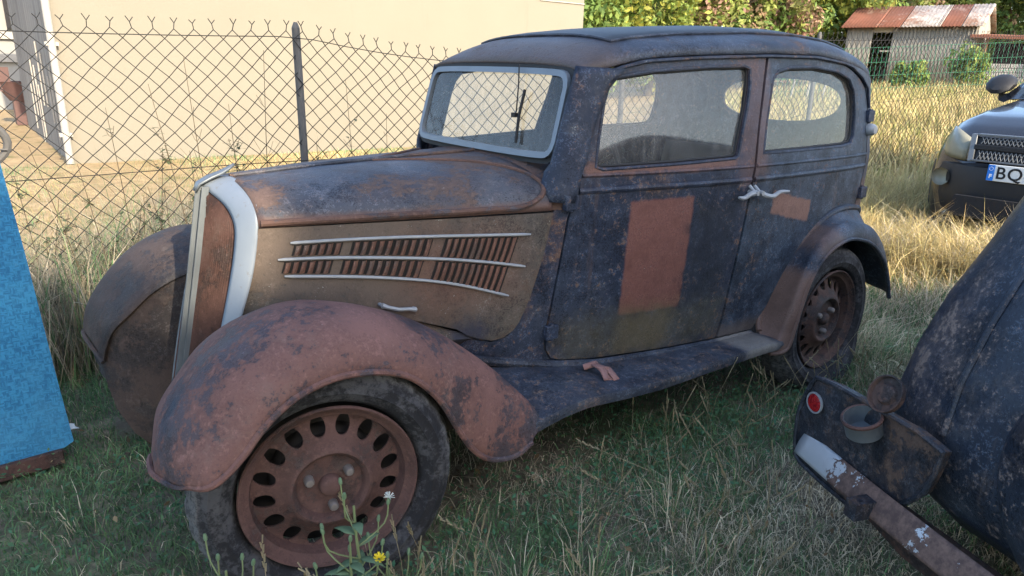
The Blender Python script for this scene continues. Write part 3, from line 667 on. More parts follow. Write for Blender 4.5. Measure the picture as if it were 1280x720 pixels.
for far in (False, True):
    w, ii = wing(RO, RK, RI, 'rear_wing', M['rear_fender'], far, 60)
    G().tube([MIR((p[0], p[1]-.004, p[2])) if far else (p[0], p[1]-.004, p[2]) for p in ii[4:]], .013, 8).obj('wing_bead', M['rear_fender'], w)
    rows = [[(MIR(p) if far else tuple(p)), (MIR((p[0], .30, max(.3, p[2]-.03))) if far else (p[0], .30, max(.3, p[2]-.03))), (MIR((p[0], .30, .25)) if far else (p[0], .30, .25))] for p in ii[::3]]
    G().grid(rows).obj('inner_valance', M['under'], w)
    # running board
    ex = [.60, .70, .80, .91, 1.1, 1.28, 1.61, 1.91, 2.06]; ez = [.335, .365, .382, .385, .365, .352, .350, .345, .335]
    rows = []
    for x in np.linspace(.60, 2.06, 40):
        z = float(np.interp(x, ex, ez)); yi = S(x, .4)+.05; yo = -.05+.02*max(0, .75-x)*2
        zi = float(np.interp(x, [.6, .75, 1.0, 1.18, 2.1], [.435, .415, .368, .350, .325]))
        row = [(x, yi, zi)]+[(x, yi+(yo+.02-yi)*s_, zi+(z-zi)*s_+.006*math.sin(math.pi*s_)) for s_ in (.2, .4, .6, .8, .95)]+[(x, yo+.006, z-.004), (x, yo, z-.018), (x, yo+.004, z-.04), (x, yo+.03, z-.046)]
        rows.append([MIR(p) for p in row] if far else row)
    G().grid(rows).obj('running_board', M['board'], car, solid=.006)

# wheels ------------------------------------------------------------------
def rim_h(r):      # depth of the pressed wheel (local y, 0 = outer face of the rim, + inward)
    return float(np.interp(r, [0, .06, .088, .095, .104, .112, .125, .16, .195, .203, .210, .222, .228, .236],
                           [.030, .030, .028, .012, .004, .006, .018, .040, .052, .050, .020, .012, .004, .000]))
def wheel(name, loc, rz, flat, mats, far=False):
    w = G()
    prof = []
    for k in range(21):
        a = -math.pi*.5+2*math.pi*k/21; prof.append((.2975+.0625*math.sin(a)*(1 if math.sin(a) > 0 else 1.0), .062+.076*math.cos(a)*(1 if abs(math.sin(a)) < .8 else .92)))
    pr2 = []
    for k in range(42):
        a = -math.pi*.5+2*math.pi*k/42; sa, ca = math.sin(a), math.cos(a); rd = .0025 if (abs(sa) < .72 and k % 3 == 0) else 0
        pr2.append((.2975+.0625*sa, .062+(.076 if abs(sa) < .8 else .071)*ca*(1+rd*20)))
    w.lathe(pr2, 132, None, True)
    for i_ in range(132):
        for j_ in range(42):
            x, y, z = w.V[i_*42+j_]; r_ = math.hypot(x, z)
            if r_ > .342 and (i_ % 4 == 0 or abs(abs(y-.062)-.026) < .006): f_ = (r_-.007)/r_; w.V[i_*42+j_] = (x*f_, y, z*f_)
    z0 = -loc[2]
    V = []
    for (x, y, z) in w.V:
        lo = max(0, (-.12-z)/.24) if flat else 0
        if flat: y = .062+(y-.062)*(1+flat*lo); x = x*(1+.10*flat*lo)
        if z < z0: z = z0-.004+(z-z0)*.05; y = .062+(y-.062)*1.12
        V.append((x, y, z))
    w.V = V
    root = bpy.data.objects.new(name, None); COL.objects.link(root); root.empty_display_size = .1
    root.parent = car; root.matrix_parent_inverse = Matrix.Translation(car.location).inverted()
    root.location = loc; root.rotation_euler = (0, 0, rz+(math.pi if far else 0))
    ty = w.obj('tyre', M['rubber'], root, local=True)
    q = G()
    for rr in (.335, .345, .352): q.tube([((rr-.004)*math.cos(a), .062-.076*math.sqrt(max(0, 1-((rr-.2975)/.0625)**2))-.001, (rr-.004)*math.sin(a)) for a in np.linspace(0, 2*math.pi, 73)[:-1]], .0022, 4, True)
    hol = []
    for k in range(16):
        a0 = 2*math.pi*(k+.3)/16; pts = []
        for (dr, da) in ((.024, -.058), (.027, 0), (.024, .058), (.008, .105), (-.012, .10), (-.024, .055), (-.027, 0), (-.024, -.055), (-.012, -.10), (.008, -.105)):
            r_ = .172+dr*1.05; a = a0+da*1.12*.172/r_; pts.append((r_*math.cos(a), r_*math.sin(a)))
        hol.append(round_poly(pts, 1))
    outl = [(.236*math.cos(a), .236*math.sin(a)) for a in np.linspace(0, 2*math.pi, 97)[:-1]]
    rm = panel('rim', outl, hol, lambda x, z: (x, rim_h(math.hypot(x, z)), z), .011, M[mats], None, (0, .006, 0), grid=[(r_*math.cos(a), r_*math.sin(a)) for r_ in (.01, .03, .05, .07, .082, .0885, .092, .0955, .1, .104, .108, .1125, .118, .126, .135, .145, .198, .2025, .2065, .2105, .2155, .2215, .2255, .2295) for a in np.linspace(0, 2*math.pi, 13 if r_ < .04 else 97)[:-1]])
    rm.parent = root
    q = G().lathe([(.240, .010), (.242, .002), (.238, -.004), (.231, .0), (.228, .006)], 72); q.obj('rim_flange', M[mats], rm, local=True)
    q = G().lathe([(.0, .004), (.020, .004), (.028, .010), (.031, .02), (.031, .034)], 24).obj('hub_cap', M[mats], rm, local=True)
    for k in range(3):
        a = 2*math.pi*k/3+.6
        G().lathe([(0, .002), (.010, .004), (.0135, .010), (.0135, .032)], 12, Matrix.Translation((.062*math.cos(a), 0, .062*math.sin(a)))).obj('wheel_bolt', M['rim_bolt'], rm, local=True)
    G().lathe([(.0, .060), (.14, .062), (.150, .075), (.150, .11), (.226, .115), (.226, .122), (.0, .14)], 32).obj('brake_drum', M['under'], root, local=True)
    return root
M['rim_bolt'] = plain('worn_bolt', (.16, .14, .13), .55, .4, .3, 40)
wheel('front_wheel', (0, 0, .343), -.1945, .2, 'rim')
wheel('front_wheel', (0, 2*CY, .343), -.1945, .2, 'rim_dark', True)
wheel('rear_wheel', (2.5, 0, .330), 0, .9, 'rim_dark')
wheel('rear_wheel', (2.5, 2*CY, .330), 0, .9, 'rim_dark', True)

# ================================================================== buildings
M['render'] = None
t = NT('cream_render'); a = t.noise(1.2, 7, .6); b = t.noise(26, 6, .65); st = t.noise(3, 6, .7, sc=(1, 1, .12))
c = t.mix(a, (.176, .158, .122), (.196, .177, .138)); c = t.mix(t.math('MULTIPLY', t.step(st, .58, .78), .25), c, (.140, .120, .092))
t.bump(b, .25, .01); M['render'] = t.out(c, .9)
t = NT('old_side_render'); st = t.noise(2.2, 8, .75, sc=(1, 3, .2)); b = t.noise(18, 6, .7)
c = t.mix(t.step(st, .42, .66), (.22, .20, .175), (.125, .11, .095)); t.bump(b, .4, .015); M['render_old'] = t.out(c, .92)
M['white'] = plain('white_render', (.24, .235, .22), .9, 0, .1, 4)
M['pipe'] = plain('grey_pipe', (.30, .28, .25), .6, 0, .2)
M['wood'] = plain('brown_wood', (.13, .075, .045), .8, 0, .3, 9)
M['dark'] = plain('near_black', (.018, .018, .02), .8)  # near-black colour for solid pieces, none of them open
bld = empty('cream_building', (5.4, 12, 0), 'cream rendered blank-walled building beyond the chain-link fence', 'building')
q = G(); q.box((5.38, 10.35, 2.1), (9.64, .3, 4.5)); q.obj('front_wall', M['render'], bld)
q = G(); q.box((.66, 13.8, 2.1), (.22, 6.58, 4.5)); q.obj('side_wall', M['render_old'], bld)
q = G(); q.box((10.08, 13.8, 2.1), (.24, 6.58, 4.5)); q.box((5.38, 17.2, 2.1), (9.64, .2, 4.5)); q.obj('rear_wall', M['render'], bld)
G().box((5.38, 13.7, 4.45), (10.3, 7.6, .2)).obj('roof', M['wood'], bld)
q = G(); q.tube([(9.0-.1*k, 10.185, 2.752+.0*k) for k in range(-12, 1)], .012, 6); q.obj('wall_cable', M['pipe'], bld)
q = G(); q.tube([(.52, 10.12, z) for z in np.linspace(.0, 4.3, 12)], .05, 10)
for z in (.4, 1.6, 2.75): q.box((.52, 10.15, z), (.16, .10, .05))
q.obj('drainpipe', M['pipe'], bld)
for i in range(9):
    y = 10.6+i*.5+random.uniform(-.1, .1); G().box((.535, y, random.uniform(.5, 1.2)), (.02, random.uniform(.02, .05), random.uniform(.6, 1.6))).obj('wall_batten', M['pipe'], bld)
hs = empty('white_house', (0, 23, 0), 'white house wall with brown eave and shutter far behind the left fence', 'house')
G().box((-1.6, 23.2, 2.6), (6.4, .3, 5.4)).obj('wall', M['white'], hs)
G().box((-1.6, 22.4, 4.1), (5.2, 1.4, .15)).obj('eave', M['wood'], hs)
G().box((1.12, 22.98, 4.2), (.26, .12, 3.2)).obj('timber_post', M['wood'], hs)
s_ = G().box((.92, 22.98, 2.75), (.20, .1, 1.25)).obj('shutter', M['dark'], hs)
G().box((.98, 22.9, 2.75), (.06, .08, 1.2)).obj('shutter_rail', M['pipe'], s_)
for z in (1.95, 1.35): G().box((.55, 23.0, z), (.8, .12, .18)).obj('wall_ledge', M['pipe'], hs)
bp_ = G().lathe([(0, 0), (.30, 0), (.44, .22), (.48, .38), (.50, .40), (.42, .40), (.36, .30), (0, .28)], 20, Matrix.Translation((.62, 17.6, .50)) @ Matrix.Rotation(R(90), 4, 'X'))
bp_.box((.62, 17.6, .25), (.5, .5, .5)); bp_.box((.28, 17.5, .95), (.2, .2, .5)); tag(bp_.obj('planter', plain('brown_plastic', (.10, .055, .05), .6), None), 'brown garden planter beside the white house', 'planter')

# ------------------------------------------------------------------ shed
def frame(o, ex):
    ex = Vector(ex).normalized(); ey = Vector((-ex.y, ex.x, 0)); return lambda a, b, z: Vector(o)+ex*a+ey*b+Vector((0, 0, z))
SH = frame((29.66, 15.02, 1.25), (.25, -.97, 0)); SL = 4.65
M['boards'] = plain('pale_weathered_sheet', (.25, .23, .195), .85, 0, .3, 3)
M['tin_rust'] = weathered('rusty_corrugated_iron', (.24, .15, .11), (.22, .082, .048), .8, .8, .1, seed=21, rough=(.6, .8), fleck=.2)
M['tin_pale'] = weathered('pale_corrugated_iron', (.29, .255, .22), (.24, .13, .085), .32, .9, .1, seed=22, rough=(.5, .7), fleck=.2)
shed = empty('shed', SH(SL/2, 2, 0), 'low shed with rusty corrugated roof and dark doorway', 'shed')
def corr(P0, dx, dy, n, amp, nrm, mat, nm, par, w=2):
    rows = []
    for i in range(n+1):
        o_ = amp*(1 if i % w else -1); rows.append([P0+dx*(i/n)+nrm*o_, P0+dx*(i/n)+dy+nrm*o_])
    return G().grid(rows).obj(nm, mat, par, solid=.02)
ex = SH(1, 0, 0)-SH(0, 0, 0); ey = SH(0, 1, 0)-SH(0, 0, 0); Z = Vector((0, 0, 1))
corr(SH(0, 0, 0), ex*1.0, Z*2.25, 10, .025, ey, M['boards'], 'front_wall', shed)
corr(SH(1.75, 0, 0), ex*(SL-1.75), Z*2.25, 44, .03, ey, M['boards'], 'front_wall', shed)
q = G(); q.hexa([SH(1.0, .02, 1.95), SH(1.75, .02, 1.95), SH(1.75, .12, 1.95), SH(1.0, .12, 1.95), SH(1.0, .02, 2.25), SH(1.75, .02, 2.25), SH(1.75, .12, 2.25), SH(1.0, .12, 2.25)]); q.obj('lintel', M['boards'], shed)
q = G(); q.hexa([SH(1.35, -.02, 1.2), SH(1.75, -.02, 1.2), SH(1.75, .05, 1.2), SH(1.35, .05, 1.2), SH(1.35, -.02, 1.26), SH(1.75, -.02, 1.26), SH(1.75, .05, 1.26), SH(1.35, .05, 1.26)]); q.obj('door_rail', M['boards'], shed)
corr(SH(0, 3.6, 0), ex*SL, Z*2.25, 20, .02, ey, M['boards'], 'rear_wall', shed)
for a, nm in ((0, 'gable_wall'), (SL, 'gable_wall')):
    V = [SH(a, 0, 0), SH(a, 3.6, 0), SH(a, 3.6, 2.25), SH(a, 1.8, 3.0), SH(a, 0, 2.25)]; V2 = [v+ex*.06 for v in V]
    G().add(V+V2, [(0, 1, 2, 3, 4), (9, 8, 7, 6, 5)]+[(i, (i+1) % 5, (i+1) % 5+5, i+5) for i in range(5)]).obj(nm, M['boards'], shed, smooth=False)
for i, (a0, a1, m) in enumerate(((-.2, 1.2, 'tin_rust'), (1.2, 2.05, 'tin_rust'), (2.05, 3.35, 'tin_pale'), (3.35, 3.45, 'tin_pale'), (3.45, 4.15, 'tin_rust'), (4.15, SL+.25, 'tin_pale'))):
    dn = Vector((ey.x*-.4, ey.y*-.4, 1)).normalized()
    corr(SH(a0, -.45, 2.12), ex*(a1-a0), ey*2.25+Z*.94, max(4, int((a1-a0)*16)), .022, dn, M[m], 'roof_sheet', shed)
    corr(SH(a0, 4.0, 2.12), ex*(a1-a0), ey*-2.2+Z*.94, max(4, int((a1-a0)*8)), .022, dn, M[m], 'roof_sheet', shed)
lean = empty('lean_to', SH(SL+2, 1, 0), 'open lean-to with pale block wall and timber posts beside the shed', 'lean-to')
q = G(); q.hexa([SH(SL-.15, -.3, 1.72), SH(SL+4.2, -.3, 1.55), SH(SL+4.2, 2.4, 1.7), SH(SL-.15, 2.4, 1.9), SH(SL-.15, -.3, 1.84), SH(SL+4.2, -.3, 1.66), SH(SL+4.2, 2.4, 1.8), SH(SL-.15, 2.4, 2.0)]); q.obj('roof_slab', M['tin_rust'], lean)
M['block'] = plain('pale_blocks', (.34, .32, .29), .9, 0, .2, 8); M['mortar'] = plain('block_mortar', (.20, .19, .17), .9)
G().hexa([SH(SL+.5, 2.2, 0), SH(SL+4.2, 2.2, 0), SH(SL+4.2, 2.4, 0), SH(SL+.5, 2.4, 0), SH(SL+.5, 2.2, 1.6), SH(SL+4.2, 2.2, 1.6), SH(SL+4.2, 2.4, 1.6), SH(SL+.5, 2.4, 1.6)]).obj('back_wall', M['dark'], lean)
G().hexa([SH(SL+.5, .02, 0), SH(SL+4.2, .02, 0), SH(SL+4.2, .16, 0), SH(SL+.5, .16, 0), SH(SL+.5, .02, .80), SH(SL+4.2, .02, .80), SH(SL+4.2, .16, .80), SH(SL+.5, .16, .80)]).obj('low_wall', M['mortar'], lean)
bmh = None
for r_ in range(5):
    for i in range(9):
        a = SL+.5+i*.41-(.2 if r_ % 2 else 0)
        if a < SL+.48: continue
        P = [SH(a+u*.385, -.01+v*.05, r_*.16+.012+w*.14) for w in (0, 1) for u, v in ((0, 0), (1, 0), (1, 1), (0, 1))]
        G().hexa(P).obj('block', M['block'], lean, smooth=False)
for a in (SL+.35, SL+2.2, SL+4.1): G().tube([SH(a-.12, -.15, -.1), SH(a+.08, -.15, 1.7)], .06, 6).obj('post', M['wood'], lean)

# ------------------------------------------------------------------ fences
M['wire'] = plain('dark_weathered_wire', (.020, .020, .020), .9, 0, .3)
M['postm'] = plain('grey_fence_post', (.10, .095, .088), .7, .1, .3, 12)
M['green'] = plain('green_painted_steel', (.02, .16, .085), .5, 0, .25)
FY = 2.4
def ftop(x): return 1.605-.04*sstep(.9, -.5, -0+x*0+(.9-x if x < .9 else 0)) if x < .9 else 1.605
def fence_top(x):
    for a, b, za, zb in ((-3.2, -1.75, 1.56, 1.575), (-1.75, .92, 1.575, 1.605), (.92, 3.5, 1.605, 1.60), (3.5, 6.2, 1.60, 1.60), (6.2, 9, 1.6, 1.6), (9, 12, 1.6, 1.6), (12, 16, 1.6, 1.6)):
        if a <= x <= b:
            t_ = (x-a)/(b-a); return za+(zb-za)*t_-(.11 if a == .92 else .02)*4*t_*(1-t_)
    return 1.6
fen = empty('chain_link_fence', (.9, FY, 0), 'sagging chain-link wire fence on a grey post behind the old saloon', 'fence')
DW = .094; verts = []
def bars(segs, r, n=4):
    A = np.array([s[0] for s in segs]); B_ = np.array([s[1] for s in segs]); T = B_-A; T /= np.linalg.norm(T, axis=1)[:, None]
    ref = np.tile(np.array([[0, 1., 0]]), (len(A), 1)); U = np.cross(T, ref); U /= np.linalg.norm(U, axis=1)[:, None]+1e-9; W = np.cross(T, U)
    V = []; 
    for P in (A, B_):
        for j in range(n):
            a = 2*math.pi*(j+.5)/n; V.append(P+(U*math.cos(a)+W*math.sin(a))*r)
    V = np.stack(V, 1).reshape(-1, 3); k = np.arange(len(A))[:, None]*2*n
    Q = np.stack([np.concatenate([k+j, k+(j+1) % n, k+n+(j+1) % n, k+n+j], 1) for j in range(n)], 1).reshape(-1, 4)
    return V, Q
segs = []; n0 = int(-3.0/DW*2); n1 = int(15/DW*2); rows_n = 34
def fpt(x, k):
    top = fence_top(x); g0 = float(hgt(x, FY)); u_ = k/rows_n
    bow = .03*math.sin(x*1.1+1)*math.sin(math.pi*u_)+.012*math.sin(x*5+k)
    return np.array([x+.006*math.sin(k*1.3+x*3), FY+bow, g0+top-u_*(top-.02)])
for i in range(n0, n1):
    x0 = i*DW/2
    for k in range(rows_n):
        if (i+k) % 2 == 0: segs.append((fpt(x0, k), fpt(x0+DW/2, k+1)))
        else: segs.append((fpt(x0+DW/2, k), fpt(x0, k+1)))
    if i % 2 == 0:
        p = fpt(x0, 0); j = np.array([random.uniform(-.008, .008), random.uniform(-.01, .01), 0])
        tw = p+np.array([0, 0, .028])+j; segs += [(p, tw), (tw, tw+np.array([.017, .004, .022+random.uniform(-.006, .006)])), (tw, tw+np.array([-.017, -.004, .022+random.uniform(-.006, .006)]))]
V, Q = bars(segs, .0025); np_mesh('wire_mesh', V, Q, None, M['wire'], None, fen)
for zf, nm in ((None, 'top_wire'), (.89, 'tension_wire'), (.18, 'tension_wire')):
    G().tube([(x, FY-.006, float(hgt(x, FY))+(fence_top(x)-.03 if zf is None else zf+.01*math.sin(x*2))) for x in np.arange(-3, 15, .2)], .0024, 5).obj(nm, M['wire'], fen)
for x in (-1.75, .92, 3.5, 6.2, 12.0):
    g0 = float(hgt(x, FY))
    q = G().tube([(x+.012, FY+.03, g0-.1), (x, FY+.03, g0+1.62)], .022, 10); q.tube([(x, FY+.03, g0+1.62), (x, FY+.03, g0+1.65)], [.022, .010], 10); q.obj('post', M['postm'] if x < 11 else M['green'], fen)
gf = empty('green_garden_fence', (20, 8, .8), 'green steel post fence in front of the pale shed', 'fence')
for (x, y) in ((17.8, 10.6), (24.1, 5.7)):
    g0 = float(hgt(x, y)); G().box((x, y, g0+.85), (.09, .09, 1.75)).obj('post', M['green'], gf)
for k in range(4):
    x = 18.4+k*.35; y = 10.2-k*.28; g0 = float(hgt(x, y)); G().tube([(x-.1, y, g0), (x+.1, y, g0+1.15)], .03, 6).obj('stake', M['boards'], gf)
segs = []
for k in range(60):
    x = 17.8+k*.105; y = 10.63-k*.0825; g0 = float(hgt(x, y)); segs.append((np.array([x, y, g0]), np.array([x+.02, y, g0+1.5])))
for z in (.05, .4, .75, 1.1, 1.5):
    segs.append((np.array([17.8, 10.63, float(hgt(17.8, 10.63))+z]), np.array([24.1, 5.68, float(hgt(24.1, 5.68))+z])))
V, Q = bars(segs, .006); np_mesh('wire_panel', V, Q, None, M['green'], None, gf)

# ================================================================== vegetation
M['leaf'] = attr_mat('leaves', .6, .42); M['grass'] = attr_mat('grass_blades', .75, .38); M['bark'] = plain('bark', (.09, .07, .05), .95, 0, .4, 12, .6)
def leaf_cloud(cen, rad, n, size, cols, seed, lump=7, shell=.55, flat=.9):
    """n leaf quads in clumps spread through an uneven crown"""
    g = np.random.default_rng(seed); cen = np.array(cen); rad = np.array(rad)
    L = g.normal(size=(lump*6, 3)); L /= np.linalg.norm(L, axis=1)[:, None]; L *= g.uniform(.35, .95, (len(L), 1)); ls = g.uniform(.18, .38, len(L))
    k = g.integers(0, len(L), n); d = g.normal(size=(n, 3)); d /= np.linalg.norm(d, axis=1)[:, None]
    P = L[k]+d*(ls[k]*g.uniform(shell, 1.05, n)**.7)[:, None]
    P = cen+P*rad
    nr = d+g.normal(size=(n, 3))*.6+np.array([0, 0, .4]); nr /= np.linalg.norm(nr, axis=1)[:, None]
    a = np.cross(nr, g.normal(size=(n, 3))); a /= np.linalg.norm(a, axis=1)[:, None]+1e-9; b = np.cross(nr, a)
    s = size*g.uniform(.6, 1.35, n)[:, None]
    V = np.stack([P-a*s, P+b*s*.5+nr*s*.12, P+a*s, P-b*s*.5+nr*s*.12], 1).reshape(-1, 3); Qd = np.arange(n*4).reshape(-1, 4)
    cols = np.array(cols); ck = (g.uniform(0, 1, len(L))*len(cols)).astype(int)[k]; mixr = g.uniform(0, 1, n) < .3; ck[mixr] = g.integers(0, len(cols), mixr.sum())
    c = cols[ck]*g.uniform(.7, 1.3, (n, 1)); return V, Qd, np.repeat(c, 4, 0)
def tree(name, label, base, h, rad, n, size, cols, seed, group=None, low=.12, cat='tree', core=False):
    o = empty(name, base, label, cat, group); bx, by, bz = base
    cen = (bx, by, bz+h*(low+(1-low)/2)); rr = (rad, rad, h*(1-low)/2)
    V, Qd, c = leaf_cloud(cen, rr, n, size, cols, seed); np_mesh('crown', V, Qd, None, M['leaf'], c, o)
    g = random.Random(seed); q = G()
    q.tube([(bx, by, bz-.1), (bx+.05*rad, by, bz+h*.3), (bx-.03*rad, by, bz+h*.75)], [.05*h*.45+.03, .035*h*.5+.02, .015*h*.4], 9)
    for k in range(6):
        a = g.uniform(0, 6.28); z0 = bz+h*g.uniform(.15, .5); q.tube([(bx, by, z0), (bx+math.cos(a)*rad*.4, by+math.sin(a)*rad*.4, z0+h*.14), (bx+math.cos(a)*rad*.75, by+math.sin(a)*rad*.75, z0+h*.22)], [.03*h*.3, .02*h*.3, .008*h*.3], 6)
    q.obj('trunk', M['bark'], o)
    if core:  # solid core added inside the crown so no sunlight leaks through
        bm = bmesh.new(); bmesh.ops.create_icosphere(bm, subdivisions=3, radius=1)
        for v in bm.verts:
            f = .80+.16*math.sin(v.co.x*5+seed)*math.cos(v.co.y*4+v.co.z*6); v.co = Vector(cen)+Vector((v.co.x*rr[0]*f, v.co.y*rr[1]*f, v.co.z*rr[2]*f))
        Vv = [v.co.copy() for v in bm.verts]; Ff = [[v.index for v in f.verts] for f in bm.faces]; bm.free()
        mesh('sun_block_core', Vv, Ff, M['blockcore'], o)
    return o
M['blockcore'] = plain('sun_block_green', (.03, .045, .015), .9, 0, .5, 3)
GR = [(.17, .25, .06), (.22, .29, .07), (.29, .33, .09), (.13, .20, .055)]
YG = [(.28, .28, .05), (.33, .31, .07), (.19, .23, .05)]
PK = [(.34, .20, .15), (.27, .18, .11), (.22, .22, .08), (.38, .25, .17)]
def polar(u, Zd):
    d = fw+rt*((u-640)/885.); p = CAM+d*Zd; return (p.x, p.y, float(hgt(p.x, p.y)))
TR = [(700, 30, 7.0, 2.8, GR, 'leafy green tree rising just behind the cream building corner'), (790, 31, 6.4, 2.9, GR+YG, 'broad green tree right of the cream building'), (870, 33, 6.2, 2.4, GR+PK, 'green tree tinged with pink beside the pinkish tree'),
      (925, 34, 6.6, 2.0, PK+GR, 'green tree with pinkish clumps above the car roof'), (1005, 36, 5.6, 2.2, YG+GR, 'yellow-green tree left of the shed'), (1062, 40, 8.0, 2.6, PK+GR, 'ragged dark-stemmed tree behind the shed end'),
      (1120, 41, 7.2, 3.0, GR, 'rounded green tree behind the rusty shed roof'), (1190, 42, 8.2, 3.3, [(.09, .15, .05), (.12, .17, .06)], 'dark green tree behind the shed gable'), (1262, 37, 7.5, 2.6, YG+[(.10, .16, .03)], 'bright yellow-green tree over the lean-to'), (1345, 33, 7.5, 3.0, YG, 'yellow-green tree at the right edge beyond the dark car')]
for i, (u, Zd, h, rd_, cl, lb) in enumerate(TR): tree('tree', lb, polar(u, Zd), h, rd_, 9000, .13, cl, 40+i, 'trees along the far hedge', .03)
for u_, Zd, h_, r_, lb in ((1085, 25, 1.1, .5, 'small shrub before the dark doorway of the shed'), (1150, 25.5, 1.5, .65, 'leafy shrub in front of the shed wall')): tree('shrub', lb, polar(u_, Zd), h_, r_, 1500, .08, GR, u_, None, .02, 'shrub')
HB = empty('hedge', polar(940, 44), 'continuous green hedge closing the view behind the trees', 'hedge')
hv = [leaf_cloud(tuple(np.array(polar(u, 46))+np.array([0, 0, 3.0])), (4.2, 3.2, 3.8), 5200, .2, GR, 80+u) for u in range(560, 1500, 85)]
o4 = 0; VV = []; QQ = []; CC = []
for V, Qd, c in hv: VV.append(V); QQ.append(Qd+o4); CC.append(c); o4 += len(V)
np_mesh('hedge_leaves', np.concatenate(VV), np.concatenate(QQ), None, M['leaf'], np.concatenate(CC), HB)
# trees behind the photographer that shade the old car
PERP = Vector((-LDIR.y, LDIR.x, 0))*-1
def shade_pos(al, pe): v = LDIR*al+PERP*pe; return (v.x, v.y, 0)
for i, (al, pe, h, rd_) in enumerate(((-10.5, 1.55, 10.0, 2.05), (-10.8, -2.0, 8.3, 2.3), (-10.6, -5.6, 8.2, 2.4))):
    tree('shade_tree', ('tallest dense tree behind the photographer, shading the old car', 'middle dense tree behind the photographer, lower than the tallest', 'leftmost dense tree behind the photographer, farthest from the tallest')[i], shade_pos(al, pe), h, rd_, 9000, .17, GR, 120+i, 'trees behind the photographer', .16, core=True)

def blades(P, h, w, lean, bend, col, tipcol=None, seed=0):
    """grass blades: P base points, h heights, w widths, lean xy offset of the tip"""
    g = np.random.default_rng(seed); n = len(P); a = g.uniform(0, 2*math.pi, n); d = np.stack([np.cos(a), np.sin(a), np.zeros(n)], 1)
    ln = np.stack([lean[:, 0], lean[:, 1], np.zeros(n)], 1)
    up_ = np.zeros((n, 3)); up_[:, 2] = h
    mid = P+up_*.55+ln*.30; tip = P+up_*bend[:, None]+ln
    ww = (w*.5)[:, None]
    V = np.stack([P-d*ww, P+d*ww, mid-d*ww*.75, mid+d*ww*.75, tip], 1).reshape(-1, 3)
    k = np.arange(n)[:, None]*5; Qd = np.concatenate([k, k+1, k+3, k+2], 1); T = np.concatenate([k+2, k+3, k+4], 1)
    tc = col if tipcol is None else tipcol
    C_ = np.stack([col*.8, col*.8, col, col, tc], 1).reshape(-1, 3); return V, Qd, T, C_
GREEN = np.array([(.10, .20, .085), (.13, .24, .10), (.18, .27, .115), (.12, .19, .10)])
STRAW = np.array([(.50, .42, .29), (.60, .51, .36), (.36, .30, .21), (.68, .59, .43)])
GOLD = np.array([(.60, .47, .22), (.66, .54, .28), (.50, .38, .17), (.48, .42, .18)])
def field(name, label, n, xr, yr, hr, wr, palA, palB, mixf, seed, dens=None, leanf=.8, cat=None):
    g = np.random.default_rng(seed); x = g.uniform(*xr, n); y = g.uniform(*yr, n)
    keep = np.ones(n, bool)
    if dens is not None: keep &= g.uniform(0, 1, n) < dens(x, y)
    x, y = x[keep], y[keep]; n = len(x); mv = mixf(x, y); isB = g.uniform(0, 1, n) < mv
    col = np.where(isB[:, None], palB[g.integers(0, len(palB), n)], palA[g.integers(0, len(palA), n)])*g.uniform(.7, 1.3, (n, 1))*(.62+.76*np.clip(vnoise(x, y, 3.3, seed+31), 0, 1))[:, None]
    h = g.uniform(*hr, n)*(.45+1.1*vnoise(x, y, 2.6, seed)); a = g.uniform(0, 2*math.pi, n); ls = h*leanf*g.uniform(.2, 1.2, n)
    P = np.stack([x, y, hgt(x, y)-.012], 1)
    V, Qd, T, C_ = blades(P, h, g.uniform(*wr, n), np.stack([np.cos(a)*ls, np.sin(a)*ls], 1), g.uniform(.35, 1.0, n), col, seed=seed)
    o = np_mesh(name, V, Qd, T, M['grass'], C_); return tag(o, label, cat, kind='stuff')
def wheels_clear(x, y):
    k = np.ones_like(x)
    for cx, cy in ((0, .06), (2.5, .06), (0, 1.37), (2.5, 1.37)): k = np.where((abs(x-cx) < .33) & (abs(y-cy) < .08), 0, k)
    k = np.where((x > -.1) & (x < 2.8) & (y > .15) & (y < 1.3), .35*k, k)
    return k
def lawn_mix(x, y): return np.clip(.40+1.5*(vnoise(x, y, 1.35, 3)-.47)+.45*sstep(.7, 1.8, x)*sstep(.0, -.6, y)-.25*sstep(-.5, -.1, y)*sstep(1.6, .4, x), .06, .95)
field('lawn_grass', 'short shaded green grass mixed with dry straw around the old car', 130000, (-1.7, 3.4), (-1.25, 2.35), (.018, .075), (.0020, .0045), GREEN, STRAW, lawn_mix, 1, wheels_clear, 1.1, 'grass')
field('matted_straw', 'thin dead grass lying flat over the lawn', 42000, (-1.7, 3.6), (-1.25, 2.3), (.015, .05), (.0016, .0032), STRAW, STRAW*.8, lambda x, y: x*0+.5, 2, lambda x, y: wheels_clear(x, y)*np.clip(lawn_mix(x, y)*1.3-.1, .05, 1), 3.2, 'straw')
field('rear_grass', 'mixed dry and green grass behind the rear wheel of the old car', 60000, (2.6, 6.0), (-.9, 2.6), (.05, .24), (.003, .006), GREEN*1.2, STRAW*1.15, lambda x, y: np.clip(.45+.2*(x-3)+.5*(vnoise(x, y, 1.3, 5)-.5), .2, .95), 3, None, .9, 'grass')
field('golden_grass', 'tall golden dry grass in front of the dark car', 30000, (3.9, 6.6), (-.2, 2.4), (.16, .46), (.004, .008), GOLD, GOLD*.8, lambda x, y: x*0+.4, 4, lambda x, y: np.clip((x-3.9)/.7, .06, 1)*np.where((x > 5.0) & (y < 1.0), .0, 1), .9, 'grass')
field('meadow_grass', 'sunlit yellow meadow grass between the fence and the shed', 60000, (5.2, 27), (1.9, 14), (.18, .5), (.012, .026), GOLD, np.array([(.26, .27, .08), (.32, .30, .11)]), lambda x, y: np.clip(vnoise(x, y, .5, 6)*1.0-.25, .05, .7), 5, lambda x, y: (x > 1.1*y+1.5)*1.0, .6, 'grass')
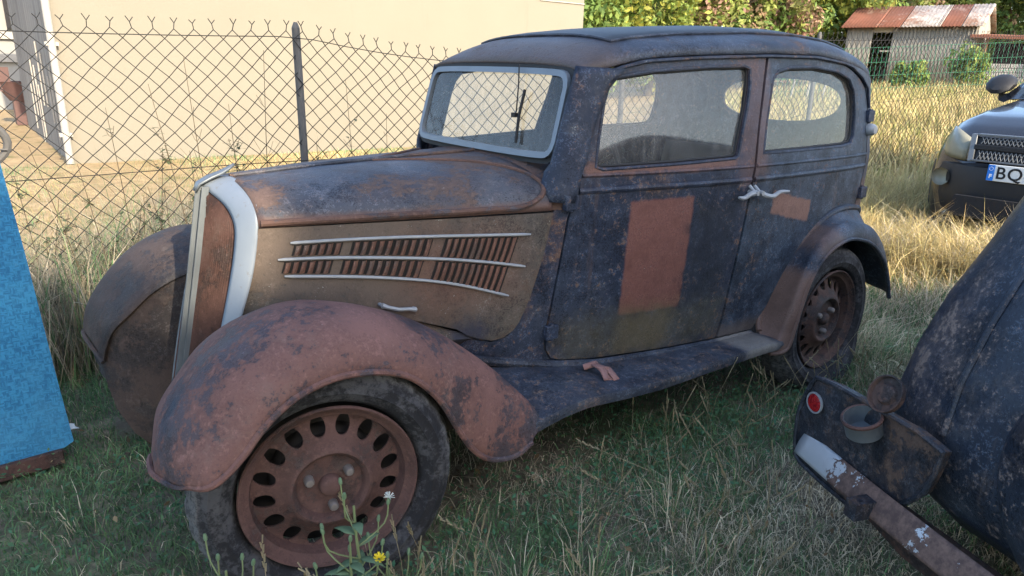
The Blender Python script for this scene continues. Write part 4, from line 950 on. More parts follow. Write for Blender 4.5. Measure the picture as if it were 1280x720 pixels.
field('yard_grass', 'dry sunlit yard grass between the fence and the cream building', 52000, (-2.2, 11), (2.3, 10.1), (.02, .09), (.004, .009), GOLD, GREEN*1.5, lambda x, y: np.clip(.25+.9*(vnoise(x, y, .8, 8)-.5)+.5*sstep(9.2, 10.1, y), .05, .8), 6, None, 1.2, 'grass')
field('fence_weeds', 'tangle of dry weeds and leaves along the foot of the fence', 46000, (-1.7, 2.4), (1.95, 3.3), (.15, .75), (.0025, .006), STRAW*.75, GREEN, lambda x, y: np.clip(.02+.38*vnoise(x, y, 2, 9), 0, 1), 7, lambda x, y: np.clip(1.2-abs(y-2.45)*1.2, .1, 1), .5, 'weeds')
field('bumper_grass', 'long golden straw leaning against the dark car bumper', 9000, (4.25, 5.04), (-.5, 1.5), (.20, .46), (.004, .007), GOLD, STRAW*1.1, lambda x, y: x*0+.35, 14, None, .8, 'grass')
# broad leaves and seed heads in the lawn
def clover(n, seed):
    g = np.random.default_rng(seed); x = g.uniform(-1.0, 3.2, n); y = g.uniform(-.9, 1.2, n); k = (g.uniform(0, 1, n) < np.clip((1.7*vnoise(x, y, 1.5, 13)-.62+.30*sstep(-.5, 0., y))*(.25+.75*sstep(-.3, .5, x)), 0, 1)*wheels_clear(x, y)); x, y = x[k], y[k]; n = len(x)
    P = np.stack([x, y, hgt(x, y)+g.uniform(.02, .10, n)], 1); nr = g.normal(size=(n, 3))*.5+np.array([0, 0, 1]); nr /= np.linalg.norm(nr, axis=1)[:, None]
    a = np.cross(nr, g.normal(size=(n, 3))); a /= np.linalg.norm(a, axis=1)[:, None]; b = np.cross(nr, a); s = g.uniform(.004, .013, n)[:, None]
    V = np.stack([P-a*s, P+b*s*.5, P+a*s, P-b*s*.5], 1).reshape(-1, 3); c = np.repeat(np.array([(.065, .16, .085), (.09, .19, .095), (.10, .17, .075)])[g.integers(0, 3, n)]*g.uniform(.8, 1.2, (n, 1)), 4, 0)
    return tag(np_mesh('low_leaves', V, np.arange(4*n).reshape(-1, 4), None, M['leaf'], c), 'small green leaves of ground cover in the shaded lawn', 'ground cover', kind='stuff')
clover(42000, 17)
def stalks(name, label, n, xr, yr, hr, seed, dens=None):
    g = np.random.default_rng(seed); x = g.uniform(*xr, n); y = g.uniform(*yr, n); k = np.ones(n, bool) if dens is None else g.uniform(0, 1, n) < dens(x, y); x, y = x[k], y[k]; Vs = []; Fs = []; q = 0; segs = []; heads = []
    for a, b in zip(x, y):
        h = g.uniform(*hr); ln = g.normal(size=2)*h*.35; p0 = np.array([a, b, float(hgt(a, b))-.01]); p1 = p0+np.array([ln[0]*.3, ln[1]*.3, h*.55]); p2 = p0+np.array([ln[0], ln[1], h*g.uniform(.8, 1.)])
        segs += [(p0, p1), (p1, p2)]; t_ = (p2-p1)/np.linalg.norm(p2-p1)
        for j in range(7):
            c_ = p2-t_*h*.035*j; s_ = (-1)**j*.005; heads.append((c_+np.array([s_*.3, 0, 0]), c_+t_*.016+np.array([s_, s_*.6, .002])))
    V1, Q1 = bars(segs, .0011, 3); V2, Q2 = bars(heads, .0021, 3); V = np.concatenate([V1, V2]); Qd = np.concatenate([Q1, Q2+len(V1)])
    c = np.tile(np.array([[.30, .25, .15]]), (len(V), 1))*np.repeat(g.uniform(.75, 1.25, (len(V)+5)//6), 6)[:len(V), None]
    return tag(np_mesh(name, V, Qd, None, M['grass'], c), label, 'grass', kind='stuff')
stalks('seed_stalks', 'thin dry seed stalks standing above the lawn', 520, (-.9, 2.8), (-.75, .02), (.12, .36), 21, lambda x, y: np.clip(vnoise(x, y, 1.7, 22)*1.4-.2, .15, 1))

# ================================================================== second derelict car, its tail towards us
A2 = .368; T2 = Vector((math.sin(A2), math.cos(A2), 0)); N2 = Vector((-math.cos(A2), math.sin(A2), 0)); O2 = Vector((1.3, -.6, 0))
def D(n, l, z): return O2+N2*n+T2*l+Vector((0, 0, z))
M['der'] = weathered('dark_blue_tail_paint', (.014, .018, .027), (.17, .125, .105), .02, 3.0, .35, seed=31, paint2=(.032, .040, .056), fleck=.5, rough=(.33, .75))
M['tank'] = weathered('black_tank_paint', (.016, .019, .026), (.085, .055, .042), .22, 5, .3, seed=32, paint2=(.03, .034, .042), fleck=.5, rough=(.35, .75))
der = empty('derelict_car', D(-1.5, -.75, 0), 'tail of a second derelict dark blue car at the right edge', 'car')
zl = [.30, .36, .45, .55, .7, .85, 1.0, 1.15, 1.3, 1.42, 1.5, 1.54]
aa = [.74, .78, .80, .80, .785, .77, .74, .72, .68, .58, .42, .15]
bb = [1.12, 1.18, 1.21, 1.215, 1.18, 1.11, 1.02, .93, .80, .62, .40, .12]
rows = []
for z in np.linspace(.30, 1.54, 44):
    a, b = float(np.interp(z, zl, aa)), float(np.interp(z, zl, bb)); row = []
    for k in range(61):
        ph = -.9+(math.pi+1.8)*k/60; c_, s_ = math.cos(ph), math.sin(ph); e = .45
        l = -.75+a*math.copysign(abs(c_)**e, c_); n = -1.3+(b if s_ > 0 else 1.8)*math.copysign(abs(s_)**e, s_)
        rr_ = .012*math.exp(-((l+.42)/.02)**2)*(1 if s_ > 0 else 0)
        row.append(D(n+rr_, l, z))
    rows.append(row)
G().grid(rows).obj('tail_body', M['der'], der)
for l0, l1 in ((-.38, -.30), (-1.12, -1.2)):
    L = []
    for z in np.linspace(.56, 1.45, 26):
        a, b = float(np.interp(z, zl, aa)), float(np.interp(z, zl, bb)); l = l0+(l1-l0)*(z-.56); cc = min(.999, abs((l+.75)/a)); c_ = cc**(1/.45); s_ = math.sqrt(1-c_*c_); L.append(D(-1.3+b*s_**.45+.002, l, z))
    G().tube(L, .010, 8).obj('tail_ridge', M['der'], der)
Mb = Matrix(((N2.x, 0, T2.x, 0), (N2.y, 0, T2.y, 0), (0, 1, 0, 0), (0, 0, 0, 1)))
def d_lathe(prof, n, l, z, n0, tilt=0):
    """prof (radius, outwards) about the tail normal"""
    V = G().lathe(prof, n); V.V = [D(n0+v[1], l+v[0], z+v[2]) for v in V.V]; return V
q = d_lathe([(.30, -.16), (.305, -.06), (.298, -.02), (.275, .005), (.20, .022), (.10, .030), (0, .032)], 56, -.87, .62, -.02); sp_ = q.obj('spare_wheel_cover', M['der'], der)
d_lathe([(.02, .0), (.018, .045), (0, .05)], 16, -.87, .62, 0).obj('cover_knob', M['tank'], sp_)
# fuel tank panel
TP = [(-.017, .579), (-.47, .587), (-.455, .50), (-.438, .434), (-.352, .335), (-.266, .259), (-.10, .262), (.023, .275), (.038, .34), (.042, .429), (.015, .52)]
TPm = round_poly(TP, 1, .18)
tk = panel('tank_panel', TPm, [], lambda l, z: D(.0, l, z), .03, M['tank'], der, tuple(-N2*.025))
G().tube([D(.002, l, z) for l, z in TPm], .0075, 7, True).obj('panel_bead', M['tank'], tk)
q = d_lathe([(.0, .008), (.024, .007), (.0285, .002)], 28, -.026, .493, .006); M['redl'] = NT('red_reflector_glass')
t = M['redl']; v = t.new('ShaderNodeTexVoronoi'); v.inputs['Scale'].default_value = 160; t.l.new(t.coord(), v.inputs['Vector']); t.bump(v.outputs['Distance'], .8, .004); M['redl'] = t.out(t.mix(v.outputs['Distance'], (.34, .012, .015), (.12, .004, .008)), .2)
rl = q.obj('reflector', M['redl'], der)
d_lathe([(.029, -.002), (.0335, .004), (.033, .009), (.0285, .009), (.0275, .004)], 32, -.026, .493, .002).obj('reflector_ring', M['trim'], rl)
fa = (Vector((0, 0, 1))*.93+N2*.36).normalized(); fb = T2; fc = fa.cross(fb)
def f_lathe(prof, c, n=36): 
    g_ = G().lathe(prof, n); g_.V = [c+fa*v[1]+fb*v[0]+fc*v[2] for v in g_.V]; return g_
fc0 = D(.030, -.245, .528)
nk = f_lathe([(.048, -.016), (.049, .028), (.052, .032), (.051, .038), (.046, .038), (.045, .0), (.042, -.012), (0, -.014)], fc0).obj('filler_neck', M['silver_old'], der)
f_lathe([(.047, .027), (.053, .029), (.0545, .036), (.051, .040), (.0462, .038)], fc0).obj('filler_rim', M['rim'], nk)
ca = D(.0, -.272, .635); fa_old = fa; fa = (N2*.9+Vector((0, 0, .42))).normalized(); fc = fa.cross(fb)
cp = f_lathe([(0, -.010), (.042, -.010), (.050, -.005), (.052, .012), (.048, .012), (.045, .0), (.030, .0), (.024, .010), (.012, .012), (0, .010)], ca).obj('filler_cap', M['rim_dark'], der)
G().tube([ca-Vector((0, 0, .046)), fc0+fa_old*.04-N2*.06], .007, 6).obj('cap_hinge', M['rim'], der)
# bumper blade: bright at its tip, rusted further along
t = NT('bumper_plating'); sx = t.new('ShaderNodeSeparateXYZ'); t.l.new(t.coord(), sx.inputs[0]); n1 = t.noise(9, 7, .7); n2 = t.noise(45, 5, .7)
along = t.math('ADD', t.math('MULTIPLY', sx.outputs[0], T2.x), t.math('MULTIPLY', sx.outputs[1], T2.y)); l0 = O2.dot(T2)
rm = t.step(t.math('ADD', t.math('MULTIPLY', t.math('SUBTRACT', n1, .5), -.30), along), l0-.155, l0-.165)
fl = t.step(n1, .56, .58); rm = t.math('MULTIPLY', rm, t.math('SUBTRACT', 1, t.math('MULTIPLY', fl, .9)))
c = t.mix(rm, (.50, .53, .56), t.mix(t.step(n2, .35, .7), (.07, .045, .04), (.15, .095, .075)))
t.bump(t.math('ADD', rm, n2), .4, .003); M['bumper'] = t.out(c, t.mix(rm, (.32,)*3, (.85,)*3), t.mix(rm, (.5,)*3, (0,)*3))
rows = []
for l in np.linspace(.005, -1.5, 46):
    bow = .040-.035*((l+.75)/.75)**2; row = []
    for k in range(9):
        s_ = k/8-.5; row.append(D(bow+.006*math.cos(s_*3)-s_*.035, l, .345+s_*.070))
    rows.append(row)
G().grid(rows).obj('bumper', M['bumper'], der, solid=.005)
for l in (-.32, -1.18): G().box((0, 0, 0), (.16, .04, .05), Matrix.Translation(D(.02, l, .33)) @ Matrix.Rotation(math.atan2(N2.y, N2.x), 4, 'Z')).obj('bumper_iron', M['tank'], der)
q = panel('tail_valance', [(-.05, .28), (-1.45, .28), (-1.40, .12), (-.30, .12), (-.16, .16)], [], lambda l, z: D(-.12+.2*(z-.2), l, z), .05, M['rim_dark'], der, tuple(-N2*.03))
# near rear wing of that car
rows = []
for k in range(26):
    an = math.pi*(1.12-1.2*k/25); cx_, cz_ = -.62+.52*-math.cos(an), .30+.46*math.sin(an); row = []
    for j in range(13):
        b_ = j/12*math.pi*.62; row.append(D(-.62-.50*math.cos(an)*(1-.06*j/12), -1.27-.24*math.sin(b_), .28+.44*max(-.4, math.sin(an))*(.55+.45*math.cos(b_*.8))))
    rows.append(row)
G().grid(rows).obj('rear_wing', M['der'], der, solid=.006)
for l in (-.12, -1.38):
    q = G().lathe([(.15, -.05), (.20, -.075), (.27, -.07), (.33, -.05), (.345, 0), (.33, .05), (.27, .07), (.20, .075), (.15, .05)], 40, None, True); q.V = [D(-.80+v[0], l-.1+v[1], .33+v[2]) for v in q.V]; q.obj('tyre', M['rubber'], der)

# ================================================================== dark modern car
SUVY, SUVX, SUVZ = .085, 5.12, .22
M['suv'] = plain('dark_grey_car_paint', (.020, .021, .026), .22, .2, .1, 3, .0); M['suv_pl'] = plain('black_plastic', (.018, .018, .020), .55, 0, .15)
M['suv'].node_tree.nodes['Principled BSDF'].inputs['Coat Weight'].default_value = .6
M['chrome'] = plain('dull_grille_plating', (.14, .145, .15), .4, .5, .1)
t = NT('hazed_headlamp'); M['hl'] = t.out(t.mix(t.noise(9, 5), (.17, .165, .125), (.26, .25, .19)), .25)
M['suvglass'] = glass('car_glass', .05, (.2, .22, .22), tint=(.35, .42, .40), streak=False, gl=.06)
suv = empty('parked_car', (SUVX+2.1, SUVY, SUVZ), 'dark grey modern car with number plate BQ-40, nose in the dry grass', 'car')
def U(L, w, z): return (SUVX+L, SUVY+w*.86, SUVZ+z)
st = [(0.00, .26, .50, .60, .30), (.03, .24, .60, .74, .30), (.10, .22, .70, .82, .30), (.20, .20, .80, .87, .30), (.32, .20, .885, .895, .3), (.48, .22, .955, .905, .3), (.75, .25, 1.005, .912, .3), (1.15, .28, 1.055, .915, .3), (1.30, .28, 1.075, .915, .3), (2.2, .28, 1.09, .915, .3), (3.6, .28, 1.10, .91, .3), (4.1, .28, 1.09, .89, .3), (4.25, .32, .98, .85, .3)]
rows = []
for L in np.concatenate([np.linspace(0, .5, 14), np.linspace(.6, 4.25, 22)]):
    zb, zt, w = (float(np.interp(L, [s[0] for s in st], [s[i] for s in st])) for i in (1, 2, 3)); row = []
    rs = .16
    prof = [(0, 1), (.3, 1), (.55, .995), (.72, .985), (.82, .965), (.90, .92), (.955, .85), (.985, .75), (1, .6), (1, .45), (.985, .2), (.96, .05), (.93, 0)]
    for s in (1, -1):
        for (pw, pz) in (prof if s > 0 else prof[::-1]):
            back = .16*max(0, pw-.55)**1.5*max(0, 1-L/.5)*2.4
            crown = .030*(1-min(1, (pw/.72))**2) if pz > .9 else 0
            rise = .022*math.exp(-((pw-.70)/.10)**2) if pz > .9 else 0
            row.append(U(L+back, s*w*pw, zb+(zt-zb)*pz+crown*.5+rise))
    rows.append(row)
G().grid(rows).obj('body', M['suv'], suv)
rows = []
for (L, z, w) in ((1.20, 1.06, .80), (1.50, 1.26, .74), (1.85, 1.48, .66), (2.0, 1.55, .63), (2.4, 1.60, .62), (3.4, 1.60, .61), (3.9, 1.50, .62), (4.2, 1.1, .76)):
    rows.append([U(L, w*1.0+(.14 if k == 0 else 0), 1.05) if k in (0,) else U(L, w*c, z-(.03 if abs(c) == 1 else 0)) for k, c in enumerate((0, 1, .9, .5, 0, -.5, -.9, -1))][1:])
cb = []
for (L, z, w) in ((1.22, 1.075, .80), (1.50, 1.26, .745), (1.85, 1.48, .67), (2.0, 1.555, .64), (2.4, 1.61, .63), (3.4, 1.61, .62), (3.9, 1.51, .63), (4.2, 1.10, .78)):
    cb.append([U(max(L, 1.22), .86, 1.06), U(L, w, z-.03), U(L, w*.93, z), U(L, 0, z+.02), U(L, -w*.93, z), U(L, -w, z-.03), U(L, -.86, 1.06)])
G().grid(cb).obj('cabin', M['suv'], suv)
G().grid([[U(L-.012, w*c, z+.008) for c in (-.93, -.5, 0, .5, .93)] for (L, z, w) in ((1.27, 1.11, .78), (1.50, 1.26, .735), (1.85, 1.48, .66), (1.97, 1.54, .64))]).obj('windscreen', M['suvglass'], suv)
for s in (1, -1):
    G().add([U(1.45, s*.842, 1.11), U(2.15, s*.842, 1.11), U(2.15, s*.70, 1.50), U(1.90, s*.72, 1.46)], [(0, 1, 2, 3)]).obj('side_window', M['suvglass'], suv)
    q = G()
    rows = []
    for k in range(10):
        an = 2*math.pi*k/10; rows.append([U(1.42+.085*r_*math.sin(an)*.8+dx, s*(.93+.13*r_*math.cos(an)), 1.19+.085*r_*math.sin(an)) for r_, dx in ((.0, -.09), (.6, -.085), (.95, -.05), (1, 0), (.9, .05), (0, .055))])
    rows.append(rows[0]); G().grid(rows).obj('door_mirror', M['suv_pl'], suv)
    G().box(U(1.43, s*.86, 1.09), (.06, .12, .05)).obj('mirror_foot', M['suv_pl'], suv)
    # swept-back headlamp
    rows = []
    for k in range(9):
        t_ = k/8; w = .53+.32*t_; Lf = .085+.30*t_**2.4; zb_ = .66+.02*t_; zt_ = .785+.09*math.sin(min(1, t_*1.05)*math.pi*.62)-.10*max(0, t_-.75)*2
        rows.append([U(Lf+.06*j/5*(.4+t_)-.035*math.sin(math.pi*j/5), s*(w-.02*j/5), zb_+(zt_-zb_)*j/5) for j in range(6)])
    hl = G().grid(rows).obj('headlamp', M['hl'], suv, solid=.02)
    G().lathe([(0, -.02), (.045, -.015), (.06, 0), (.065, .02)], 20, Matrix.Translation(U(.075, s*.70, .52)) @ Matrix.Rotation(R(90), 4, 'Z')).obj('fog_lamp', M['hl'], suv)
# grille with mesh, bumper, plate
gl = G().hexa([U(-.012, -.44, .665), U(-.012, .44, .665), U(.05, .44, .665), U(.05, -.44, .665), U(.035, -.47, .83), U(.035, .47, .83), U(.09, .47, .83), U(.09, -.47, .83)]).obj('grille', M['suv_pl'], suv, bevel=.006)
for z, h_ in ((.745, .035), (.836, .018), (.662, .014)):
    G().hexa([U(-.03+(z-.66)*.25, -.46, z), U(-.03+(z-.66)*.25, .46, z), U(.02+(z-.66)*.25, .46, z), U(.02+(z-.66)*.25, -.46, z), U(-.03+(z-.66)*.25, -.46, z+h_), U(-.03+(z-.66)*.25, .46, z+h_), U(.02+(z-.66)*.25, .46, z+h_), U(.02+(z-.66)*.25, -.46, z+h_)]).obj('grille_bar', M['suv_pl'] if h_ > .03 else M['chrome'], gl, bevel=.004)
for s in (1, -1): G().hexa([U(-.028, s*.44, .66), U(-.028, s*.485, .66), U(.03, s*.485, .66), U(.03, s*.44, .66), U(.015, s*.46, .85), U(.015, s*.505, .85), U(.07, s*.505, .85), U(.07, s*.46, .85)]).obj('grille_surround', M['chrome'], gl, bevel=.004)
segs = []
for k in range(-30, 31):
    w = k*.03
    for (z0, z1) in ((.678, .74), (.785, .83)):
        for sg in (1, -1):
            a, b = np.array(U(-.022+(z0-.66)*.25, w, z0)), np.array(U(-.022+(z1-.66)*.25, w+sg*.03, z1))
            if abs(w+sg*.03) < .44 and abs(w) < .44: segs.append((a, b))
V, Q = bars(segs, .0032); tag(np_mesh('grille_mesh', V, Q, None, M['chrome'], None, gl), kind='stuff')
q = []
for z, o_ in ((.24, .02), (.30, -.03), (.40, -.05), (.56, -.06), (.615, -.045), (.635, .0)):
    q.append([U(o_+.03+.34*(abs(w)/.9)**3.2, w*1.005, z) for w in np.linspace(-.86, .86, 31)])
bu = G().grid(q).obj('bumper', M['suv_pl'], suv, solid=.01)
G().hexa([U(-.075, -.55, .27), U(-.075, .55, .27), U(-.02, .55, .27), U(-.02, -.55, .27), U(-.082, -.50, .42), U(-.082, .50, .42), U(-.03, .50, .42), U(-.03, -.50, .42)]).obj('air_intake', M['dark'], bu)
pl = G().box(U(-.05, 0, .60), (.014, .52, .112)).obj('number_plate', plain('white_plate', (.62, .62, .60), .4, 0, .05), suv, bevel=.004)
G().box(U(-.0585, .2767, .60), (.003, .042, .108)).obj('plate_band', plain('blue_plate_band', (.02, .16, .55), .4, 0, .05), pl)
def text(s, loc, size, name, par, mat, w=None):
    c = bpy.data.curves.new(name, 'FONT'); c.body = s; c.size = size; c.extrude = .0006; c.align_x = 'LEFT'; c.align_y = 'CENTER'; c.space_character = 1.12; c.offset = .0016
    o = bpy.data.objects.new(name, c); COL.objects.link(o); dg = bpy.context.evaluated_depsgraph_get(); dg.update(); me = bpy.data.meshes.new_from_object(o.evaluated_get(dg)); COL.objects.unlink(o); bpy.data.objects.remove(o)
    mt = Matrix.Translation(loc) @ Matrix(((0, 0, -1, 0), (-1, 0, 0, 0), (0, 1, 0, 0), (0, 0, 0, 1)))
    me.transform(mt); ob = bpy.data.objects.new(name, me); COL.objects.link(ob); me.materials.clear(); me.materials.append(mat); setparent(ob, par); return ob
M['ink'] = plain('black_ink', (.012, .012, .014), .5, 0, .1); M['wht'] = plain('white_ink', (.7, .7, .7), .5, 0, .05)
text('BQ-40', U(-.0585, .242, .598), .115, 'plate_characters', pl, M['ink'])
text('F', U(-.0605, .286, .575), .038, 'country_letter', pl, M['wht'])
for k in range(10):
    a = 2*math.pi*k/10; G().box(U(-.0605, .2767+.014*math.cos(a), .628+.012*math.sin(a)), (.002, .0035, .0035)).obj('plate_star', M['wht'], pl)
for L in (.78, 3.4):
    for s in (1, -1):
        w_ = G().lathe([(.0, -.10), (.10, -.10), (.20, -.09), (.225, -.11), (.30, -.115), (.335, -.09), (.34, 0), (.335, .09), (.30, .115), (0, .11)], 36); w_.V = [U(L+v[0], s*.80+v[1]*s, .30+v[2]) for v in w_.V]; w_.obj('wheel', M['rubber'], suv)

# ================================================================== left edge and small things
t = NT('blue_woven_vinyl'); ck = t.new('ShaderNodeTexChecker'); ck.inputs['Scale'].default_value = 52; t.l.new(t.coord(), ck.inputs['Vector'])
n1 = t.noise(150, 3, .6, sc=(1, 1, .22)); n3 = t.noise(150, 3, .6, sc=(.22, 1, 1)); n2 = t.noise(3, 7, .7); n4 = t.noise(14, 6, .7)
wv = t.mix(ck.outputs['Fac'], n1, n3); wv = t.math('ADD', wv, t.math('MULTIPLY', t.math('SUBTRACT', n4, .5), .35))
c = t.mix(t.step(wv, .38, .62), (.012, .105, .22), (.028, .18, .34)); c = t.mix(t.math('MULTIPLY', t.step(n2, .45, .7), .45), c, (.06, .22, .36)); c = t.mix(t.math('MULTIPLY', t.step(n4, .62, .75), .35), c, (.10, .16, .20))
t.bump(wv, .6, .004); M['blue'] = t.out(c, .6)
pn = empty('blue_panel', (-.9, 1.2, 0), 'bright blue woven-textured panel with rusty bottom rail at left edge', 'panel')
BPn = round_poly([(-.492, .075), (-.507, .30), (-.535, .80), (-.575, 1.35), (-1.5, 1.42), (-1.5, .03), (-1.0, .03)], 1, .06)
panel('blue_sheet', BPn, [], lambda x, z: (x, 1.2-.02*(x+.5)+.015*math.sin(z*4), z), .06, M['blue'], pn, (0, .035, 0))
G().hexa([(-1.5, 1.20, -.03), (-.53, 1.19, .012), (-.53, 1.25, .012), (-1.5, 1.26, -.03), (-1.5, 1.20, .035), (-.53, 1.19, .072), (-.53, 1.25, .072), (-1.5, 1.26, .035)]).obj('bottom_rail', M['rim'], pn, bevel=.006)
hp = G().tube([(-.72+.21*math.sin(a), 1.62+.02*math.sin(a), 1.13+.11*math.cos(a)) for a in np.linspace(0, 2*math.pi, 33)[:-1]], .014, 8, True)
for a in (0.2, 1.8, 3.3, 4.8): hp.tube([(-.72, 1.62, 1.13), (-.72+.21*math.sin(a), 1.62, 1.13+.11*math.cos(a))], .004, 5)
hp.tube([(-.72, 1.62, 1.13), (-.76, 1.64, .6), (-.78, 1.66, 0)], .014, 8)
tag(hp.obj('steering_ring', M['postm']), 'grey metal ring on a stalk behind the blue panel', 'ring')
M['paper'] = plain('white_paper', (.55, .58, .56), .9, 0, .15)
def scrap(x, y, s, lb, seed):
    g = random.Random(seed); P = [[(x+s*(i-2)*.25+g.uniform(-.01, .01), y+s*.6*(j-1.5)*.3+g.uniform(-.008, .008), .035+float(hgt(x, y))+g.uniform(0, .025)) for i in range(5)] for j in range(4)]
    tag(G().grid(P).obj('paper_scrap', M['paper'], None, smooth=False, solid=.0015), lb, 'litter')
scrap(-.50, 1.42, .075, 'crumpled white scrap lying between blue panel and old car', 1)
scrap(1.62, 2.0, .10, 'crumpled pale scrap in the grass beyond the saloon', 3)
rg = G()
for k, (dx, dz, w) in enumerate(((0, -.10, .016), (.022, -.085, .014), (-.014, -.065, .012))):
    rows = [];
    for j in range(7):
        s_ = j/6; rows.append([(1.085+dx*s_*1.3+.008*math.sin(j*1.7+k)+c_*w*(.6+.4*s_), .135-.10*s_-.01*math.cos(j*2+k), .395+.018*math.sin(math.pi*s_)+dz*s_*.30) for c_ in (-1, 0, 1)])
    rg.grid(rows)
rg.tube([(1.055, .15, .385), (1.085, .13, .398), (1.115, .15, .385)], .012, 8); tag(rg.obj('rag', M['rag'], None, solid=.004), 'faded pink rag knotted on the running board below the door', 'rag')

# flowering weed before the front wheel
M['petal'] = plain('yellow_petals', (.62, .46, .02), .6, 0, .15); M['weed_leaf'] = plain('grey_green_leaf', (.09, .14, .075), .65, 0, .3, 40); M['stem'] = plain('pale_green_stem', (.13, .16, .07), .7, 0, .25); M['fluff'] = plain('seed_fluff', (.42, .45, .42), .95, 0, .15)
def leaf_shape(g_, p, d, L, w, droop=.3, nrm=Vector((0, 0, 1))):
    d = Vector(d).normalized(); s = d.cross(nrm); s = s.normalized() if s.length > .01 else Vector((1, 0, 0)); rows = []
    for k, ww in enumerate((.15, .7, 1, .75, .45, .02)):
        t_ = k/5; c_ = Vector(p)+d*L*t_-Vector((0, 0, 1))*droop*L*t_*t_; rows.append([c_-s*w*ww, c_-Vector((0, 0, .12*w)), c_+s*w*ww])
    g_.grid(rows)
def sow_thistle(base, h, seed, label, nfl=3, group=None):
    g = random.Random(seed); o = empty('sow_thistle', base, label, 'weed', group); b = Vector(base); stg = G(); lf = G(); heads = []
    top = b+Vector((g.uniform(-.03, .03), g.uniform(-.03, .03), h)); P = [b, b+(top-b)*.35+Vector((.01, 0, 0)), b+(top-b)*.7, top]; stg.tube(catmull(P, 12), list(np.linspace(.0055, .003, 12)), 6)
    for k in range(8):
        t_ = .25+.72*k/8; p = b+(top-b)*t_; a = k*2.4+g.uniform(-.4, .4); e = p+Vector((math.cos(a)*.10*(1.1-t_*.4), math.sin(a)*.07, .07+.06*t_)); m_ = (p+e)/2+Vector((math.cos(a)*.03, math.sin(a)*.02, -.005))
        if k > 1: stg.tube(catmull([p, m_, e], 7), .002, 5); heads.append((e, (e-m_).normalized()))
        leaf_shape(lf, p, (math.cos(a+.5), math.sin(a+.5), .5), .10*(1.2-t_*.6), .014, .4)
        if k < 5: leaf_shape(lf, p, (math.cos(a+2.5), math.sin(a+2.5), .35), .09*(1.2-t_*.6), .012, .5)
    stg.obj('stem', M['stem'], o); lf.obj('leaves', M['weed_leaf'], o, solid=.0008)
    for k, (e, d) in enumerate(heads):
        q = Vector((0, 1, 0)).rotation_difference(d).to_matrix().to_4x4(); T_ = Matrix.Translation(e) @ q
        G().lathe([(0, -.008), (.004, -.007), (.0052, 0), (.004, .007), (.003, .010), (0, .011)], 10, T_).obj('bud', M['weed_leaf'], o)
        if k < nfl:
            fl = G()
            for j in range(14): a = 2*math.pi*j/14; c0 = T_ @ Vector((.003*math.cos(a), .012, .003*math.sin(a))); c1 = T_ @ Vector((.014*math.cos(a), .018+.004*(j % 2), .014*math.sin(a))); s_ = (T_.to_3x3() @ Vector((-math.sin(a), 0, math.cos(a))))*.0028; fl.add([c0-s_*.5, c0+s_*.5, c1+s_, c1-s_], [(0, 1, 2, 3)])
            fl.obj('flower', M['petal'], o, solid=.0006)
        elif k == 3 and h > .35:
            fz = G()
            for j in range(26): v_ = Vector((g.gauss(0, 1), abs(g.gauss(0, 1))+.2, g.gauss(0, 1))).normalized()*.015; fz.tube([T_ @ Vector((0, .012, 0)), T_ @ (Vector((0, .012, 0))+v_)], .0008, 3)
            fz.obj('seed_head', M['fluff'], o)
    return o
sow_thistle((-.005, -.185, .0), .40, 3, 'tall flowering sow thistle in front of the front wheel hub', 1)
sow_thistle((-.055, -.225, .0), .30, 5, 'shorter bushy sow thistle left of the tall one at the tyre', 1)
sow_thistle((.06, -.26, .0), .22, 8, 'low sow thistle sprouting right of the front wheel hub', 0)
sow_thistle((-.30, -.05, .0), .26, 9, 'sow thistle with closed buds at the front wing tip', 0)
# tall dark weeds climbing the fence
M['weed_dark'] = plain('dark_weed_leaf', (.055, .070, .030), .75, 0, .4, 30); M['weed_stem'] = plain('brown_weed_stem', (.085, .065, .04), .85, 0, .3)
WD = [(-.30, 2.30, 1.05, .6), (-.12, 2.36, .95, .7), (.12, 2.46, 1.0, .8), (.23, 2.34, 1.32, 1.), (.33, 2.48, .98, 1.), (.52, 2.34, 1.22, .8), (.60, 2.46, .9, .5), (1.02, 2.46, 1.0, .5), (1.3, 2.5, 1.35, .15), (1.46, 2.5, 1.15, .15), (-.02, 2.5, 1.2, .25), (.75, 2.5, 1.5, .1), (-.45, 2.4, .9, .6), (.42, 2.52, 1.45, .1)]
WD += [(random.uniform(-.6, 1.9), random.uniform(2.25, 2.75), random.uniform(.45, .9), random.uniform(.3, .9)) for _ in range(34)]
for i, (x, y, h, lfy) in enumerate(WD):
    g = random.Random(200+i); o = empty('fence_weed', (x, y, 0), 'thin leafy weed growing up through the chain-link fence', 'weed', 'weeds along the fence'); stg = G(); lf = G()
    top = Vector((x+g.uniform(-.12, .12), y+g.uniform(-.05, .05), h)); P = catmull([Vector((x, y, 0)), Vector((x+g.uniform(-.03, .03), y, h*.4)), top], 16); stg.tube(P, list(np.linspace(.0042, .0012, 16)), 5)
    for k in range(int(5+9*h)):
        t_ = g.uniform(.15, .95); p = Vector(P[int(t_*15)]); a = g.uniform(0, 6.28); L = g.uniform(.08, .22)*(1.15-t_); e = p+Vector((math.cos(a)*L, math.sin(a)*L*.6, L*1.1)); stg.tube([p, (p+e)/2+Vector((0, 0, -.01)), e], .0013, 4)
        for j in range(int(9*lfy)):
            s_ = g.uniform(.1, 1); pp = p+(e-p)*s_; b_ = g.uniform(0, 6.28); leaf_shape(lf, pp, (math.cos(b_), math.sin(b_), g.uniform(-.3, .7)), g.uniform(.018, .042), g.uniform(.005, .010), .2)
    stg.obj('stem', M['weed_stem'], o)
    if lf.V: lf.obj('leaves', M['weed_dark'], o)

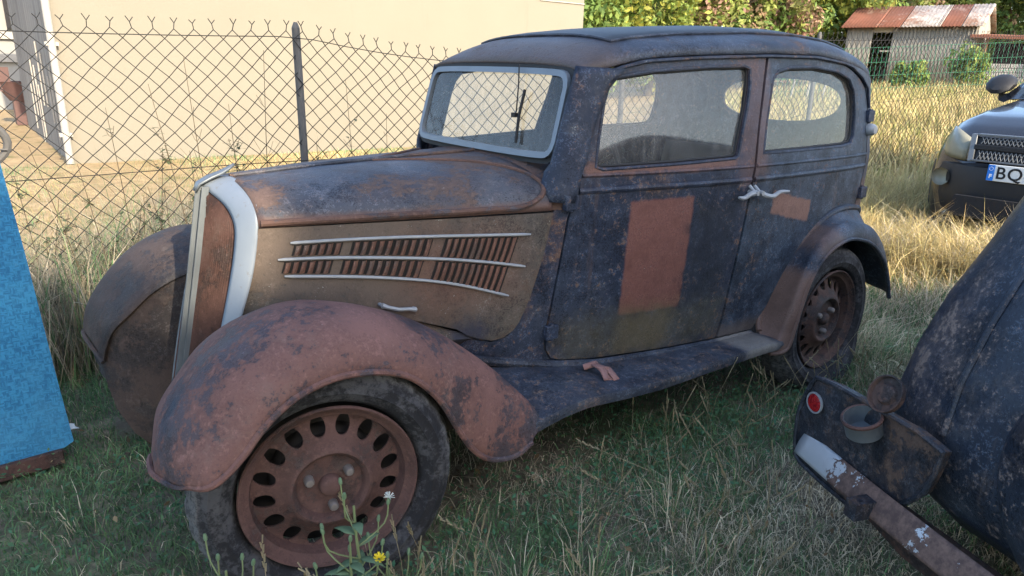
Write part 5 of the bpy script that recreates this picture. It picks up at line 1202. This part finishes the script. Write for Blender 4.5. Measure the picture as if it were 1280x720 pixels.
def tufts(n, seed):
    g = np.random.default_rng(seed); Ps = []; hs_ = []; ln = []; cl = []
    spots = [(1.05, -.32, 1.), (.95, -.50, .8), (.62, -.38, .9), (.42, -.30, .8), (.25, -.42, .9), (1.35, -.35, .6), (1.6, -.2, .6), (.75, -.15, .5), (2.0, -.35, .6), (2.15, -.12, .6), (-.45, .1, .5), (-.55, .75, .6), (-.35, -.2, .5)]+[(g.uniform(-.9, 2.6), g.uniform(-.85, .0), g.uniform(.3, .6)) for _ in range(n)]
    for (x, y, sc) in spots:
        m = int(70*sc); a = g.uniform(0, 6.28, m); r = np.abs(g.normal(0, .055, m)); h = g.uniform(.08, .30, m)*sc; Ps.append(np.stack([x+np.cos(a)*r, y+np.sin(a)*r, np.full(m, -.01)], 1)); hs_.append(h)
        l_ = h*g.uniform(.15, .9, m); a2 = a+g.normal(0, .6, m); ln.append(np.stack([np.cos(a2)*l_, np.sin(a2)*l_], 1)); k = g.uniform(0, 1, m) < .55
        cl.append(np.where(k[:, None], STRAW[g.integers(0, 4, m)], GREEN[g.integers(0, 4, m)]))
    P = np.concatenate(Ps); h = np.concatenate(hs_); V, Qd, T, C_ = blades(P, h, g.uniform(.002, .004, len(P)), np.concatenate(ln), g.uniform(.6, 1, len(P)), np.concatenate(cl), seed=seed)
    return tag(np_mesh('grass_tufts', V, Qd, T, M['grass'], C_), 'taller tufts of green and straw-coloured grass in the lawn', 'grass', kind='stuff')
tufts(64, 51)

def fallen(n, seed):
    g = np.random.default_rng(seed); x = g.uniform(-1.4, 3., n); y = g.uniform(-1., 2., n); P = np.stack([x, y, hgt(x, y)+g.uniform(.012, .05, n)], 1)
    nr = g.normal(size=(n, 3))*.6+np.array([0, 0, 1]); nr /= np.linalg.norm(nr, axis=1)[:, None]; a = np.cross(nr, g.normal(size=(n, 3))); a /= np.linalg.norm(a, axis=1)[:, None]; b = np.cross(nr, a); s_ = g.uniform(.006, .018, n)[:, None]
    V = np.stack([P-a*s_, P+b*s_*.45+nr*s_*.2, P+a*s_, P-b*s_*.45+nr*s_*.2], 1).reshape(-1, 3); c = np.repeat(np.array([(.20, .13, .07), (.30, .22, .12), (.13, .09, .06)])[g.integers(0, 3, n)]*g.uniform(.7, 1.2, (n, 1)), 4, 0)
    tag(np_mesh('fallen_leaves', V, np.arange(4*n).reshape(-1, 4), None, M['leaf'], c), 'small brown dead leaves scattered over the lawn', 'leaves', kind='stuff')
fallen(1300, 77)
